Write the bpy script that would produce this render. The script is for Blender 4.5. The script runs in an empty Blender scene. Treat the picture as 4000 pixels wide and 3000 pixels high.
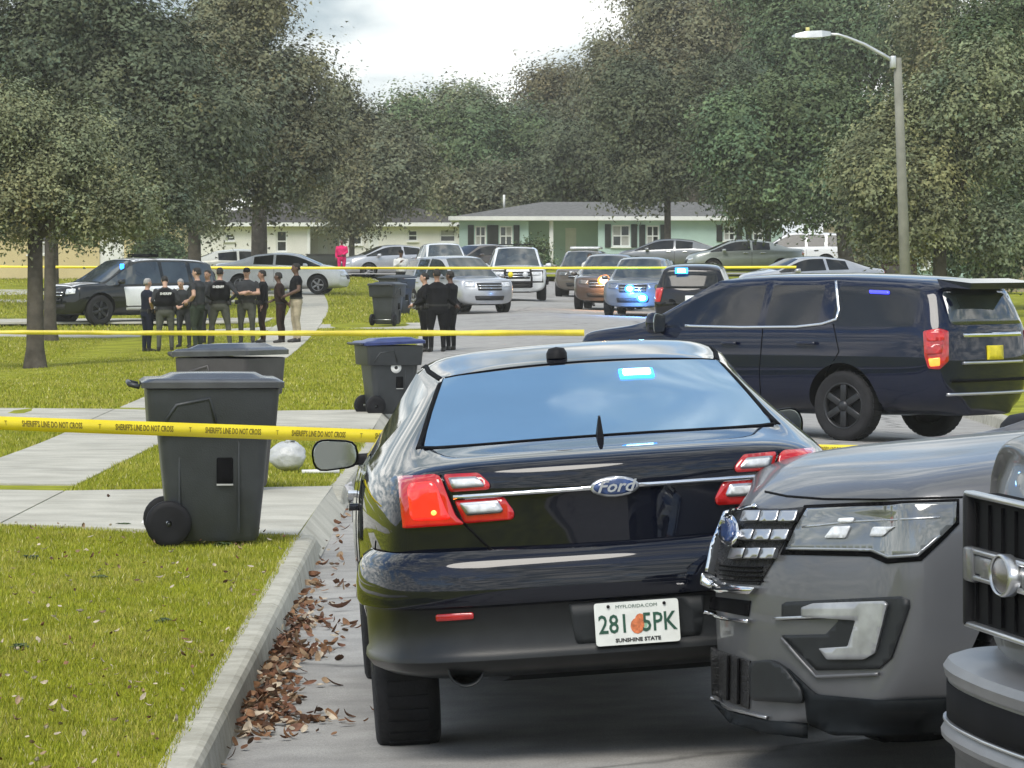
import bpy, bmesh, math, random
from mathutils import Vector, Matrix, geometry
from mathutils.bvhtree import BVHTree
R = math.radians
scene = bpy.context.scene
COL = scene.collection
# ------------------------------------------------------------------ camera
HC = 1.9                                   # eye height above the road by the black sedan
cam_d = bpy.data.cameras.new('camera')
cam = bpy.data.objects.new('camera', cam_d); COL.objects.link(cam)
cam.location = (0, 0, HC); cam.rotation_euler = (R(90), 0, 0)
cam_d.sensor_width = 36.0; cam_d.lens = 162.75
cam_d.shift_y = -0.1309
cam_d.clip_start = 0.5; cam_d.clip_end = 6000
scene.camera = cam
# ------------------------------------------------------------------ sky
SUN_EL, SUN_AZ = 50.0, 197.0                # azimuth clockwise from the viewing direction (+Y)
world = bpy.data.worlds.new('World'); scene.world = world; world.use_nodes = True
wn = world.node_tree; wn.nodes.clear()
def W(t, **k):
    n = wn.nodes.new(t)
    for a, b in k.items(): setattr(n, a, b)
    return n
sky = W('ShaderNodeTexSky', sky_type='NISHITA', sun_disc=False)
sky.sun_elevation = R(SUN_EL); sky.sun_rotation = R(SUN_AZ)
sky.air_density = 1.0; sky.dust_density = 0.6; sky.ozone_density = 1.4
tc = W('ShaderNodeTexCoord'); mp = W('ShaderNodeMapping'); mp.inputs['Scale'].default_value = (1, 1, 2.6)
mp.inputs['Location'].default_value = (6.2003, 4.4508, 16.0762); mp.inputs['Rotation'].default_value = (0, 0, R(10))
wn.links.new(tc.outputs['Generated'], mp.inputs['Vector'])
nz = W('ShaderNodeTexNoise'); nz.inputs['Scale'].default_value = 2.3; nz.inputs['Detail'].default_value = 9; nz.inputs['Roughness'].default_value = 0.56
nz.inputs['Distortion'].default_value = 0.25
wn.links.new(mp.outputs['Vector'], nz.inputs['Vector'])
rp = W('ShaderNodeValToRGB'); rp.color_ramp.elements[0].position = 0.44; rp.color_ramp.elements[1].position = 0.56
nzf = W('ShaderNodeTexNoise'); nzf.inputs['Scale'].default_value = 8.5; nzf.inputs['Detail'].default_value = 8; nzf.inputs['Roughness'].default_value = 0.6; nzf.inputs['Distortion'].default_value = 0.6
wn.links.new(mp.outputs['Vector'], nzf.inputs['Vector'])
md_ = W('ShaderNodeMath', operation='MULTIPLY_ADD'); md_.inputs[1].default_value = 0.62; wn.links.new(nzf.outputs['Fac'], md_.inputs[0])   # broken cloud edges
ad_ = W('ShaderNodeMath', operation='SUBTRACT'); ad_.inputs[1].default_value = 0.31; wn.links.new(nz.outputs['Fac'], ad_.inputs[0]); wn.links.new(ad_.outputs[0], md_.inputs[2])
sx_ = W('ShaderNodeSeparateXYZ'); wn.links.new(tc.outputs['Generated'], sx_.inputs[0])     # towards the horizon the clouds close up in perspective
mr_ = W('ShaderNodeMapRange'); mr_.inputs['From Min'].default_value = 0.0; mr_.inputs['From Max'].default_value = 0.22; mr_.inputs['To Min'].default_value = 0.26; mr_.inputs['To Max'].default_value = 0.0
wn.links.new(sx_.outputs['Z'], mr_.inputs['Value']); ah_ = W('ShaderNodeMath', operation='ADD'); wn.links.new(md_.outputs[0], ah_.inputs[0]); wn.links.new(mr_.outputs[0], ah_.inputs[1])
wn.links.new(ah_.outputs[0], rp.inputs['Fac'])
nz2 = W('ShaderNodeTexNoise'); nz2.inputs['Scale'].default_value = 14.0; nz2.inputs['Detail'].default_value = 6
wn.links.new(mp.outputs['Vector'], nz2.inputs['Vector'])
rc = W('ShaderNodeValToRGB')
rc.color_ramp.elements[0].position = 0.40; rc.color_ramp.elements[0].color = (2.8, 3.35, 3.65, 1)
rc.color_ramp.elements[1].position = 0.64; rc.color_ramp.elements[1].color = (9.0, 9.0, 8.6, 1)
wn.links.new(nz2.outputs['Fac'], rc.inputs['Fac'])
mx = W('ShaderNodeMixRGB'); wn.links.new(rp.outputs['Color'], mx.inputs['Fac'])
wn.links.new(sky.outputs['Color'], mx.inputs['Color1']); wn.links.new(rc.outputs['Color'], mx.inputs['Color2'])
bg = W('ShaderNodeBackground'); bg.inputs['Strength'].default_value = 0.1
wo = W('ShaderNodeOutputWorld')
wn.links.new(mx.outputs['Color'], bg.inputs['Color']); wn.links.new(bg.outputs[0], wo.inputs['Surface'])
# ------------------------------------------------------------------ sun behind thin cloud
sd = bpy.data.lights.new('sun', 'SUN'); sd.energy = 1.5; sd.angle = R(32); sd.color = (1.0, 0.95, 0.86)
sun = bpy.data.objects.new('sun', sd); COL.objects.link(sun)
sdir = Vector((math.sin(R(SUN_AZ)) * math.cos(R(SUN_EL)), math.cos(R(SUN_AZ)) * math.cos(R(SUN_EL)), math.sin(R(SUN_EL))))
sun.rotation_euler = (-sdir).to_track_quat('-Z', 'Y').to_euler(); sun.location = (-10, -20, 60)
vs = scene.view_settings
vs.view_transform = 'Standard'; vs.look = 'None'; vs.gamma = 1.0; vs.use_curve_mapping = False; vs.exposure = 1.02
scene.cycles.max_bounces = 7; scene.cycles.diffuse_bounces = 3; scene.cycles.glossy_bounces = 3; scene.cycles.transmission_bounces = 2

# ================================================================== helpers
rng = random.Random(7)
def tag(o, label=None, cat=None, group=None, kind=None):
    if label: o['label'] = label
    if cat: o['category'] = cat
    if group: o['group'] = group
    if kind: o['kind'] = kind
    return o
def empty(name, loc=(0, 0, 0), rz=0.0, rx=0.0, ry=0.0):
    o = bpy.data.objects.new(name, None); COL.objects.link(o)
    o.location = loc; o.rotation_mode = 'XYZ'; o.rotation_euler = (rx, ry, rz); o.empty_display_size = 0.2
    return o
def thing(name, label, cat, loc=(0, 0, 0), rz=0.0, group=None, rx=0.0, ry=0.0):
    return tag(empty(name, loc, rz, rx, ry), label, cat, group)
def link(name, me, parent=None):
    o = bpy.data.objects.new(name, me); COL.objects.link(o)
    if parent: o.parent = parent
    return o
def copy_tree(o, parent=None):
    c = o.copy(); COL.objects.link(c); c.parent = parent
    for ch in list(o.children): copy_tree(ch, c)
    return c

MATS = {}
def mat(name, col, rough=0.6, metal=0.0, var=0.12, scale=8.0, bump=0.0, coat=0.0, spec=0.5, emit=None, estr=0.0, col2=None, detail=4, ior=None, trans=0.0, bscale=None, attr=None, lo=0.35, hi=0.65):
    """procedural principled material: base colour broken up by noise, optional bump"""
    if name in MATS: return MATS[name]
    m = bpy.data.materials.new(name); m.use_nodes = True
    nt = m.node_tree; b = nt.nodes['Principled BSDF']
    n = nt.nodes.new('ShaderNodeTexNoise'); n.inputs['Scale'].default_value = scale; n.inputs['Detail'].default_value = detail
    tcn = nt.nodes.new('ShaderNodeTexCoord'); nt.links.new(tcn.outputs['Object'], n.inputs['Vector'])
    cr = nt.nodes.new('ShaderNodeValToRGB')
    c1 = [max(0, c * (1 - var)) for c in col]; c2 = [c * (1 + var) for c in (col2 or col)]
    cr.color_ramp.elements[0].position = lo; cr.color_ramp.elements[1].position = hi
    cr.color_ramp.elements[0].color = (*c1, 1); cr.color_ramp.elements[1].color = (*c2, 1)
    nt.links.new(n.outputs['Fac'], cr.inputs['Fac'])
    out = cr.outputs['Color']
    if attr:
        at = nt.nodes.new('ShaderNodeAttribute'); at.attribute_name = attr
        mm = nt.nodes.new('ShaderNodeMixRGB'); mm.blend_type = 'MULTIPLY'; mm.inputs['Fac'].default_value = 1
        nt.links.new(out, mm.inputs['Color1']); nt.links.new(at.outputs['Color'], mm.inputs['Color2']); out = mm.outputs['Color']
    nt.links.new(out, b.inputs['Base Color'])
    b.inputs['Roughness'].default_value = rough; b.inputs['Metallic'].default_value = metal
    b.inputs['Specular IOR Level'].default_value = spec
    b.inputs['Coat Weight'].default_value = coat; b.inputs['Coat Roughness'].default_value = 0.03
    if ior: b.inputs['IOR'].default_value = ior
    if trans: b.inputs['Transmission Weight'].default_value = trans
    if emit:
        b.inputs['Emission Color'].default_value = (*emit, 1); b.inputs['Emission Strength'].default_value = estr
    if bump:
        bn = nt.nodes.new('ShaderNodeTexNoise'); bn.inputs['Scale'].default_value = bscale or scale * 4; bn.inputs['Detail'].default_value = 5
        nt.links.new(tcn.outputs['Object'], bn.inputs['Vector'])
        bp = nt.nodes.new('ShaderNodeBump'); bp.inputs['Strength'].default_value = bump; bp.inputs['Distance'].default_value = 0.02
        nt.links.new(bn.outputs['Fac'], bp.inputs['Height']); nt.links.new(bp.outputs['Normal'], b.inputs['Normal'])
    MATS[name] = m
    return m

class MB:
    """mesh builder: collects shapes, builds ONE mesh object"""
    def __init__(s): s.v = []; s.f = []; s.m = []; s.sm = []
    def add(s, vs_, fs_, mi=0, smooth=False, M=None):
        o = len(s.v)
        s.v += [tuple(M @ Vector(p)) if M else tuple(p) for p in vs_]
        for f in fs_: s.f.append([o + i for i in f]); s.m.append(mi); s.sm.append(smooth)
    def box(s, c, d, mi=0, M=None, bev=0.0):
        x, y, z = c; a, b, h = d[0] / 2, d[1] / 2, d[2] / 2
        if bev <= 0:
            vv = [(x + i * a, y + j * b, z + k * h) for k in (-1, 1) for j in (-1, 1) for i in (-1, 1)]
            ff = [(0, 2, 3, 1), (4, 5, 7, 6), (0, 1, 5, 4), (2, 6, 7, 3), (0, 4, 6, 2), (1, 3, 7, 5)]
            s.add(vv, ff, mi, False, M)
        else:
            bm = bmesh.new(); bmesh.ops.create_cube(bm, size=1)
            for v in bm.verts: v.co = Vector((v.co.x * d[0], v.co.y * d[1], v.co.z * d[2]))
            bmesh.ops.bevel(bm, geom=bm.edges[:], offset=bev, segments=2, affect='EDGES', profile=0.5)
            s.bm(bm, mi, True, (Matrix.Translation(c) if M is None else M @ Matrix.Translation(c)))
    def bm(s, bm, mi=0, smooth=False, M=None):
        bm.verts.index_update()
        s.add([v.co for v in bm.verts], [[v.index for v in f.verts] for f in bm.faces], mi, smooth, M); bm.free()
    def tube(s, pts, rad, n=8, mi=0, cap=True, M=None, smooth=True):
        pts = [Vector(p) for p in pts]
        rad = rad if isinstance(rad, (list, tuple)) else [rad] * len(pts)
        vs_, fs_ = [], []
        up = None
        for i, p in enumerate(pts):
            t = (pts[min(i + 1, len(pts) - 1)] - pts[max(i - 1, 0)]).normalized()
            if up is None:
                up = Vector((0, 0, 1)) if abs(t.z) < 0.9 else Vector((1, 0, 0))
            a = t.cross(up).normalized(); b = a.cross(t).normalized(); up = b
            for k in range(n):
                an = 2 * math.pi * k / n
                vs_.append(p + (a * math.cos(an) + b * math.sin(an)) * rad[i])
        for i in range(len(pts) - 1):
            for k in range(n):
                k2 = (k + 1) % n
                fs_.append((i * n + k, i * n + k2, (i + 1) * n + k2, (i + 1) * n + k))
        if cap:
            fs_.append(tuple(range(n - 1, -1, -1))); fs_.append(tuple((len(pts) - 1) * n + k for k in range(n)))
        s.add(vs_, fs_, mi, smooth, M)
    def lathe(s, prof, n=24, mi=0, axis='z', M=None, smooth=True, arc=None):
        """prof: (radius, height) pairs"""
        vs_, fs_ = [], []
        for r, h in prof:
            for k in range(n):
                an = 2 * math.pi * k / n
                c, q = r * math.cos(an), r * math.sin(an)
                vs_.append((c, q, h) if axis == 'z' else ((h, c, q) if axis == 'x' else (c, h, q)))
        for i in range(len(prof) - 1):
            for k in range(n):
                k2 = (k + 1) % n
                fs_.append((i * n + k, i * n + k2, (i + 1) * n + k2, (i + 1) * n + k))
        s.add(vs_, fs_, mi, smooth, M)
    def prism(s, outline, y0, y1, mi=0, axis='y', M=None):
        """extrude a 2-D outline along an axis"""
        n = len(outline)
        def P(a, b, t): return (a, t, b) if axis == 'y' else ((t, a, b) if axis == 'x' else (a, b, t))
        vs_ = [P(a, b, y0) for a, b in outline] + [P(a, b, y1) for a, b in outline]
        fs_ = [(i, (i + 1) % n, n + (i + 1) % n, n + i) for i in range(n)] + [tuple(range(n - 1, -1, -1)), tuple(range(n, 2 * n))]
        s.add(vs_, fs_, mi, False, M)
    def build(s, name, mats, parent=None, fix=True):
        me = bpy.data.meshes.new(name); me.from_pydata(s.v, [], s.f)
        mats = mats if isinstance(mats, (list, tuple)) else [mats]
        for m_ in mats: me.materials.append(m_)
        me.polygons.foreach_set('material_index', s.m); me.polygons.foreach_set('use_smooth', s.sm)
        if fix and len(s.f) < 60000:
            bm = bmesh.new(); bm.from_mesh(me); bmesh.ops.recalc_face_normals(bm, faces=bm.faces[:]); bm.to_mesh(me); bm.free()
        me.update()
        return link(name, me, parent)
def lerp(a, b, t): return a + (b - a) * t
def table(tab, y):
    """monotone smooth interpolation in a table of (y, value)"""
    if y <= tab[0][0]: return tab[0][1]
    for (y0, a), (y1, b) in zip(tab, tab[1:]):
        if y <= y1: return lerp(a, b, (y - y0) / (y1 - y0))
    return tab[-1][1]
def stable(tab, y):
    if y <= tab[0][0]: return tab[0][1]
    for (y0, a), (y1, b) in zip(tab, tab[1:]):
        if y <= y1:
            t = (y - y0) / (y1 - y0); return lerp(a, b, t * t * (3 - 2 * t))
    return tab[-1][1]
def text_mesh(txt, size, extrude=0.0, shear=0.0, res=2, bold=0.0):
    """letters as mesh data in the XY plane, centred"""
    c = bpy.data.curves.new('lettering', 'FONT'); c.body = txt; c.size = size; c.extrude = extrude; c.shear = shear
    c.align_x = 'CENTER'; c.align_y = 'CENTER'; c.resolution_u = res; c.offset = bold
    o = bpy.data.objects.new('lettering', c); COL.objects.link(o)
    dg = bpy.context.evaluated_depsgraph_get(); dg.update()
    me = bpy.data.meshes.new_from_object(o.evaluated_get(dg), depsgraph=dg)
    bpy.data.objects.remove(o); bpy.data.curves.remove(c)
    return me
# ================================================================== terrain, street, lawns
import numpy as np
nrg = np.random.default_rng(11)
G_TAB = [(-80, 0.0), (30, 0.0), (54, -0.28), (102, -0.32), (126, -0.12), (165, 0.08), (174, 0.16), (200, 0.62), (240, 0.95), (400, 1.5), (4000, 1.8)]
def G(y): return stable(G_TAB, y)
def kx(y):                                   # back of the left kerb
    x = -1.25 - 0.0105 * (y - 16)
    if y > 110: x -= 0.00037 * (min(y, 215) - 110) ** 2
    return x
RW = 8.0
def road_z(x, y): return G(y) + 0.06 - 0.035 * abs(x - (kx(y) + RW / 2))
def lawn_z(x, y):
    d = kx(y) - x if x < kx(y) else x - kx(y) - RW
    return G(y) + 0.065 + 0.02 * min(max(d, 0), 10)  * 0.6 - 0.34 * min(1, max(0, (-x - 4.5) / 5)) * table([(58, 0), (95, 1), (142, 1), (168, 0)], y) + 0.02 * math.sin(x * 0.9 + y * 0.23)* min(max(d,0),1)
def walk_r(y): return kx(y) - (2.0 + 0.0075 * max(0, min(y, 130) - 36))
WALK_W = 1.25
DRIVES = [(30.7, 35.7), (55.2, 60.0), (118.5, 123.0)]

M_lawn = mat('lawn_soil_and_turf', (0.20, 0.215, 0.016), 0.95, var=0.2, scale=1.6, bump=0.5, bscale=60, col2=(0.25, 0.265, 0.022), detail=8, spec=0.1)
M_road = mat('worn_asphalt', (0.30, 0.292, 0.278), 0.9, var=0.08, scale=3.5, bump=0.35, bscale=160, col2=(0.33, 0.322, 0.305), detail=12, spec=0.25)
M_conc = mat('old_concrete', (0.41, 0.395, 0.335), 0.9, var=0.08, scale=2.2, bump=0.25, bscale=70, col2=(0.45, 0.435, 0.375), detail=9, spec=0.2)
M_kerb = mat('kerb_concrete', (0.36, 0.345, 0.285), 0.92, var=0.07, scale=7.0, bump=0.08, bscale=120, col2=(0.42, 0.405, 0.345), detail=9, spec=0.2)

def weather(m, fine=110.0, amt=0.16, crack=0.0, cs=0.45, stain=0.25, ss=0.35):
    """grain, stains with a shape of their own and fine cracks over a base colour"""
    nt = m.node_tree; b = nt.nodes['Principled BSDF']; src = b.inputs['Base Color'].links[0].from_socket
    tcn = nt.nodes.new('ShaderNodeTexCoord')
    def mul(fac_socket, c0, c1, p0, p1, src):
        r = nt.nodes.new('ShaderNodeValToRGB'); r.color_ramp.elements[0].position = p0; r.color_ramp.elements[1].position = p1; r.color_ramp.elements[0].color = (c0, c0, c0, 1); r.color_ramp.elements[1].color = (c1, c1, c1, 1)
        nt.links.new(fac_socket, r.inputs['Fac']); x = nt.nodes.new('ShaderNodeMixRGB'); x.blend_type = 'MULTIPLY'; x.inputs['Fac'].default_value = 1; nt.links.new(src, x.inputs['Color1']); nt.links.new(r.outputs['Color'], x.inputs['Color2']); return x.outputs['Color']
    def noise(sc, det):
        n = nt.nodes.new('ShaderNodeTexNoise'); n.inputs['Scale'].default_value = sc; n.inputs['Detail'].default_value = det; nt.links.new(tcn.outputs['Object'], n.inputs['Vector']); return n.outputs['Fac']
    src = mul(noise(fine, 3), 1 - amt, 1 + amt, 0.35, 0.65, src)
    src = mul(noise(ss, 7), 1 - stain, 1.0, 0.36, 0.52, src)
    if crack:
        v = nt.nodes.new('ShaderNodeTexVoronoi'); v.feature = 'DISTANCE_TO_EDGE'; v.inputs['Scale'].default_value = cs
        wv = nt.nodes.new('ShaderNodeTexNoise'); wv.inputs['Scale'].default_value = 1.7; wv.inputs['Detail'].default_value = 5; nt.links.new(tcn.outputs['Object'], wv.inputs['Vector'])
        mxv = nt.nodes.new('ShaderNodeMixRGB'); mxv.inputs['Fac'].default_value = 0.35; nt.links.new(tcn.outputs['Object'], mxv.inputs['Color1']); nt.links.new(wv.outputs['Color'], mxv.inputs['Color2']); nt.links.new(mxv.outputs['Color'], v.inputs['Vector'])
        src = mul(v.outputs['Distance'], 1 - crack, 1.0, 0.0, 0.010, src)
    nt.links.new(src, b.inputs['Base Color'])
weather(M_road, 120, 0.15, 0.5, 0.28, 0.14, 0.5); weather(M_conc, 90, 0.10, 0.0, 0.4, 0.16, 0.7); weather(M_kerb, 90, 0.07, 0.2, 0.9, 0.12, 1.1)
def grid_sheet(name, ys, cols, zf, m, parent=None, smooth=True):
    """cols(y) -> list of x;  zf(x, y, column)"""
    vs_, fs_ = [], []; n = len(cols(ys[0]))
    for y in ys:
        for c, x in enumerate(cols(y)): vs_.append((x, y, zf(x, y, c)))
    for i in range(len(ys) - 1):
        for c in range(n - 1):
            a = i * n + c; fs_.append((a, a + 1, a + n + 1, a + n))
    mb = MB(); mb.add(vs_, fs_, 0, smooth)
    return mb.build(name, m, parent, fix=False)
def frange(a, b, s):
    out = []; y = a
    while y < b - 1e-6: out.append(y); y += s
    return out
YS = [-400, -150, -60] + frange(-30, 12, 6) + frange(12, 62, 1) + frange(62, 132, 2.5) + frange(132, 260, 5) + [260, 300, 360, 450, 700, 1200, 2200, 4000]
LO = [1500, 700, 300, 150, 80, 45, 28, 18, 12, 8, 6, 4.5, 3.4, 2.6, 2.0, 1.4, 0.9, 0.4, 0.0]
def gcols(y):
    k = kx(y)
    return [k - a for a in LO] + [k + 0.03, k + 0.06, k + RW - 0.06, k + RW - 0.03] + [k + RW + a for a in reversed(LO)]
def gz(x, y, c):
    if len(LO) < c < len(LO) + 3 and y < 214: return G(y) - 0.16
    return lawn_z(x, y)
ground = grid_sheet('ground', YS, gcols, gz, M_lawn); tag(ground, kind='structure')
RYS = [-120, -60, -30, -10, 0, 6] + frange(10, 62, 1) + frange(62, 214, 3)
road = grid_sheet('road', RYS, lambda y: [kx(y) + 0.02 + (RW - 0.04) * i / 12 for i in range(13)], lambda x, y, c: road_z(x, y), M_road)
tag(road, kind='structure')
cross = grid_sheet("cross_street", frange(199, 207.1, 2), lambda y: [-160 + 4 * i for i in range(81)], lambda x, y, c: G(y) + 0.24, M_road)
tag(cross, kind='structure')

def kerb_h(y):
    for a, b in DRIVES:
        d = min(abs(y - a), abs(y - b)) if not (a - 0.2 <= y <= b + 0.2) else 0
        if d < 1.0: return lerp(0.03, 0.15, d)
    return 0.15
def kerb_piece(mb, y0, y1, side, n=2):
    """rounded kerb section between two points of the street edge"""
    vs_, fs_ = [], []
    for i in range(n + 1):
        y = lerp(y0, y1, i / n); k = kx(y) if side < 0 else kx(y) + RW
        s = -side; g = road_z(k + s * 0.1, y); h = kerb_h(y) if side < 0 else 0.15
        for dx, dz in ((0.0, -0.1), (0.0, h), (0.10, h), (0.125, h - 0.008), (0.14, h - 0.03 if h > 0.05 else h * 0.6), (0.165, -0.02)):
            vs_.append((k + s * dx, y, g + dz))
    for i in range(n):
        for j in range(5):
            a = i * 6 + j; fs_.append((a, a + 1, a + 7, a + 6))
    fs_ += [tuple(range(6)), tuple(range(n * 6, n * 6 + 6))]
    mb.add(vs_, fs_, 0, False)
kb = MB()
for y in frange(65, 196, 3): kerb_piece(kb, y, y + 3, -1, 1)
kerb = kb.build('kerb', M_kerb); tag(kerb, kind='structure')
y = 2.3
while y < 65:
    m_ = MB(); kerb_piece(m_, y, min(y + 2.68, 65), -1, 6); m_.build('kerb_stone', M_kerb, kerb); y += 2.7
kb = MB()
for y in frange(-6, 196, 3): kerb_piece(kb, y, y + 3, 1, 1)
tag(kb.build('kerb', M_kerb), kind='structure')

def slab(mb, pts, t=0.05, lift=0.012):
    """concrete slab from four plan corners, draped on the lawn"""
    n = len(pts); 
    top = [(x, y, lawn_z(x, y) + lift) for x, y in pts]
    mb.add(top + [(x, y, z - t) for x, y, z in top], [tuple(range(n))] + [(i, i + n, (i + 1) % n + n, (i + 1) % n) for i in range(n)])
wk = MB()
for y in frange(70, 196, 1.5): slab(wk, [(walk_r(y), y), (walk_r(y + 1.49), y + 1.49), (walk_r(y + 1.49) - WALK_W, y + 1.49), (walk_r(y) - WALK_W, y)])
walk = wk.build('sidewalk', M_conc); tag(walk, kind='structure')
for y in frange(16, 70, 1.5):
    if any(a - 0.76 < y + 0.75 < b + 0.76 for a, b in DRIVES): continue
    m_ = MB(); slab(m_, [(walk_r(y), y), (walk_r(y + 1.485), y + 1.485), (walk_r(y + 1.485) - WALK_W, y + 1.485), (walk_r(y) - WALK_W, y)]); m_.build('paving_slab', M_conc, walk)
for i, (a, b) in enumerate(DRIVES):
    base = MB(); k0, k1 = kx(a), kx(b); w0, w1 = walk_r(a), walk_r(b)
    # slab by the kerb (flared), slab across the walk, slabs to the garage
    slab(base, [(k0 + 0.03, a - 1.1), (k1 + 0.03, b + 1.1), (w1 + 0.015, b + 0.01), (w0 + 0.015, a - 0.01)], lift=0.014)
    rq = [(kx(q) + 0.03, q, lawn_z(kx(q), q) + 0.014) for q in (a - 1.1, b + 1.1)] + [(kx(q) + 0.17, q, road_z(kx(q) + 0.17, q) + 0.012) for q in (b + 1.1, a - 1.1)]
    base.add(rq, [(0, 1, 2, 3)])
    d = base.build('driveway', M_conc); tag(d, kind='structure')
    m_ = MB(); slab(m_, [(w0, a), (w1, b), (w1 - WALK_W, b), (w0 - WALK_W, a)], lift=0.014); m_.build('paving_slab', M_conc, d)
    for q in range(6):
        x0 = WALK_W + 0.015 + q * 3.0; x1 = x0 + 2.985
        m_ = MB(); slab(m_, [(w0 - x0, a), (w1 - x0, b), (w1 - x1, b), (w0 - x1, a)], lift=0.014); m_.build('paving_slab', M_conc, d)
# driveways of the houses by the patrol truck and at the end of the street
for (x0, x1, y0, y1) in ((-26, -7.0, 131.5, 136.2), (-30, -8.0, 168, 177), (-30, -9.0, 158, 161.5), (3.0, 9.5, 207, 226), (18.0, 30.0, 207, 230), (-9.0, -3.0, 207, 228)):
    m_ = MB(); slab(m_, [(x0, y0), (x1, y0), (x1, (y0 + y1) / 2), (x1, y1), (x0, y1), (x0, (y0 + y1) / 2)], lift=0.05); tag(m_.build('driveway', M_conc), kind='structure')

# ------------------------------------------------------------------ grass blades
def on_concrete(x, y):
    w = walk_r(y)
    if w - WALK_W - 0.02 < x < w + 0.02: return True
    for a, b in DRIVES:
        if a - 0.03 < y < b + 0.03: return True
        if (a - 1.1 < y < b + 1.1) and x > w and (x - w) / (kx(y) - w) * 1.1 > max(a - y, y - b): return True
    return False
def grass(name, n, y0, y1, xl, h0, h1, w, label, extra=0.0):
    ys = y0 + (y1 - y0) * nrg.random(n); P = []
    for y in ys:
        x_r = kx(y) + 0.03; x_l = xl(y); x = x_l + (x_r - x_l) * nrg.random()
        if on_concrete(x, y): continue
        P.append((x, y, lawn_z(x, y) if x < kx(y) else lawn_z(kx(y), y)))
    P = np.array(P); n = len(P)
    if n == 0: return
    px, py = P[:, 0], P[:, 1]
    patch = 0.5 + 0.5 * np.sin(px * 2.1 + 1.3 * np.sin(py * 0.9)) * np.sin(py * 1.3 + 2.0 * np.sin(px * 1.1))
    patch2 = 0.5 + 0.5 * np.sin(px * 5.3 + 2.1 * np.sin(py * 2.3 + 1)) * np.sin(py * 3.1 + 1.7 * np.sin(px * 3.7))
    th = nrg.random(n) * 2 * np.pi; hh = h0 + (h1 - h0) * nrg.random(n) * (0.6 + 0.6 * patch)
    ln = 0.2 + 0.75 * nrg.random(n); la = nrg.random(n) * 2 * np.pi
    ww = w * (0.6 + 0.8 * nrg.random(n))
    b1 = P + np.stack([np.cos(th) * ww, np.sin(th) * ww, np.full(n, -0.01)], 1)
    b2 = P - np.stack([np.cos(th) * ww, np.sin(th) * ww, np.full(n, 0.01)], 1)
    tip = P + np.stack([np.cos(la) * ln * hh, np.sin(la) * ln * hh, hh], 1)
    V = np.empty((n * 3, 3)); V[0::3] = b1; V[1::3] = b2; V[2::3] = tip
    me = bpy.data.meshes.new(name); me.vertices.add(n * 3); me.vertices.foreach_set('co', V.ravel())
    me.loops.add(n * 3); me.loops.foreach_set('vertex_index', np.arange(n * 3))
    me.polygons.add(n); me.polygons.foreach_set('loop_start', np.arange(n) * 3)
    me.update(calc_edges=True)
    green = np.array([0.255, 0.275, 0.018]); dry = np.array([0.38, 0.35, 0.075]); dark = np.array([0.165, 0.205, 0.012]); straw = np.array([0.55, 0.5, 0.26])
    t = np.clip(nrg.random(n) * 0.75 + 0.8 * (patch2 - 0.5) + 0.35 * (patch - 0.5) - 0.08, 0, 1)[:, None]
    C = green * (1 - t) + dry * t
    k = (nrg.random(n) < 0.22)[:, None]; C = np.where(k, dark, C)
    k = (nrg.random(n) < 0.03)[:, None]; C = np.where(k, straw, C)
    C = C * (0.8 + 0.4 * nrg.random(n))[:, None]
    ca = me.color_attributes.new('tint', 'FLOAT_COLOR', 'POINT')
    A = np.ones((n * 3, 4)); A[:, :3] = np.repeat(C, 3, 0); ca.data.foreach_set('color', A.ravel())
    me.materials.append(M_blade)
    tag(link(name, me), label, 'grass', kind='stuff')
M_blade = mat('grass_blade', (1, 1, 1), 0.75, var=0.08, scale=3, attr='tint', spec=0.2)
edge = lambda y: -1106 * y / 1e4 - 0.5
grass('grass', 150000, 15.5, 31.2, edge, 0.014, 0.036, 0.0040, 'short green and straw coloured turf beside the kerb in the foreground')
grass('grass', 90000, 35.4, 56, edge, 0.022, 0.055, 0.007, 'green turf strip between the two concrete driveways')
grass('grass', 120000, 59.5, 119, edge, 0.022, 0.055, 0.011, 'green lawn with officers standing on it')
grass('grass', 50000, 122.5, 200, edge, 0.04, 0.10, 0.02, 'far lawn beyond the officers in front of the houses')

# dark clumps of weed in the near turf
def weed(x, y, s, col):
    mb = MB()
    for i in range(34):
        a = rng.random() * 6.28; r = s * rng.random() * 0.7; c = Vector((r * math.cos(a), r * math.sin(a), 0))
        b = rng.random() * 6.28; L = s * (0.5 + 0.7 * rng.random()); w = 0.012
        d = Vector((math.cos(b), math.sin(b), 0.0)); p = Vector((-d.y, d.x, 0)) * w
        mid = c + d * L * 0.35 + Vector((0, 0, L * 0.5)); tip = c + d * L * 0.9 + Vector((0, 0, L * 0.35))
        mb.add([c - p, c + p, mid + p * 1.3, mid - p * 1.3, tip], [(0, 1, 2, 3), (3, 2, 4)])
    o = mb.build('weed_clump', col, fix=False); o.location = (x, y, lawn_z(x, y)); return o
M_weed = mat('weed_leaf', (0.035, 0.06, 0.012), 0.7, var=0.3, scale=20)
wl = ['dark weed clump in the turf, the one pressed against the front bin', 'dark weed clump in the turf left of the front bin', 'dark weed clump farthest left in the near turf', 'dark weed clump midway down the near turf', 'dark weed clump nearest the viewer on the turf', 'dark weed clump on the turf close to the kerb']
for (u, v, s), lb in zip(((480, 1180, 0.06), (265, 1135, 0.05), (65, 1210, 0.05), (215, 1250, 0.045), (40, 1410, 0.05), (350, 1345, 0.045)), wl):
    y = 1.83e4 / (v - 540); tag(weed((u - 1106) * y / 1e4, y, s, M_weed), lb, 'weed', 'weed clumps in the near turf')

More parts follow.
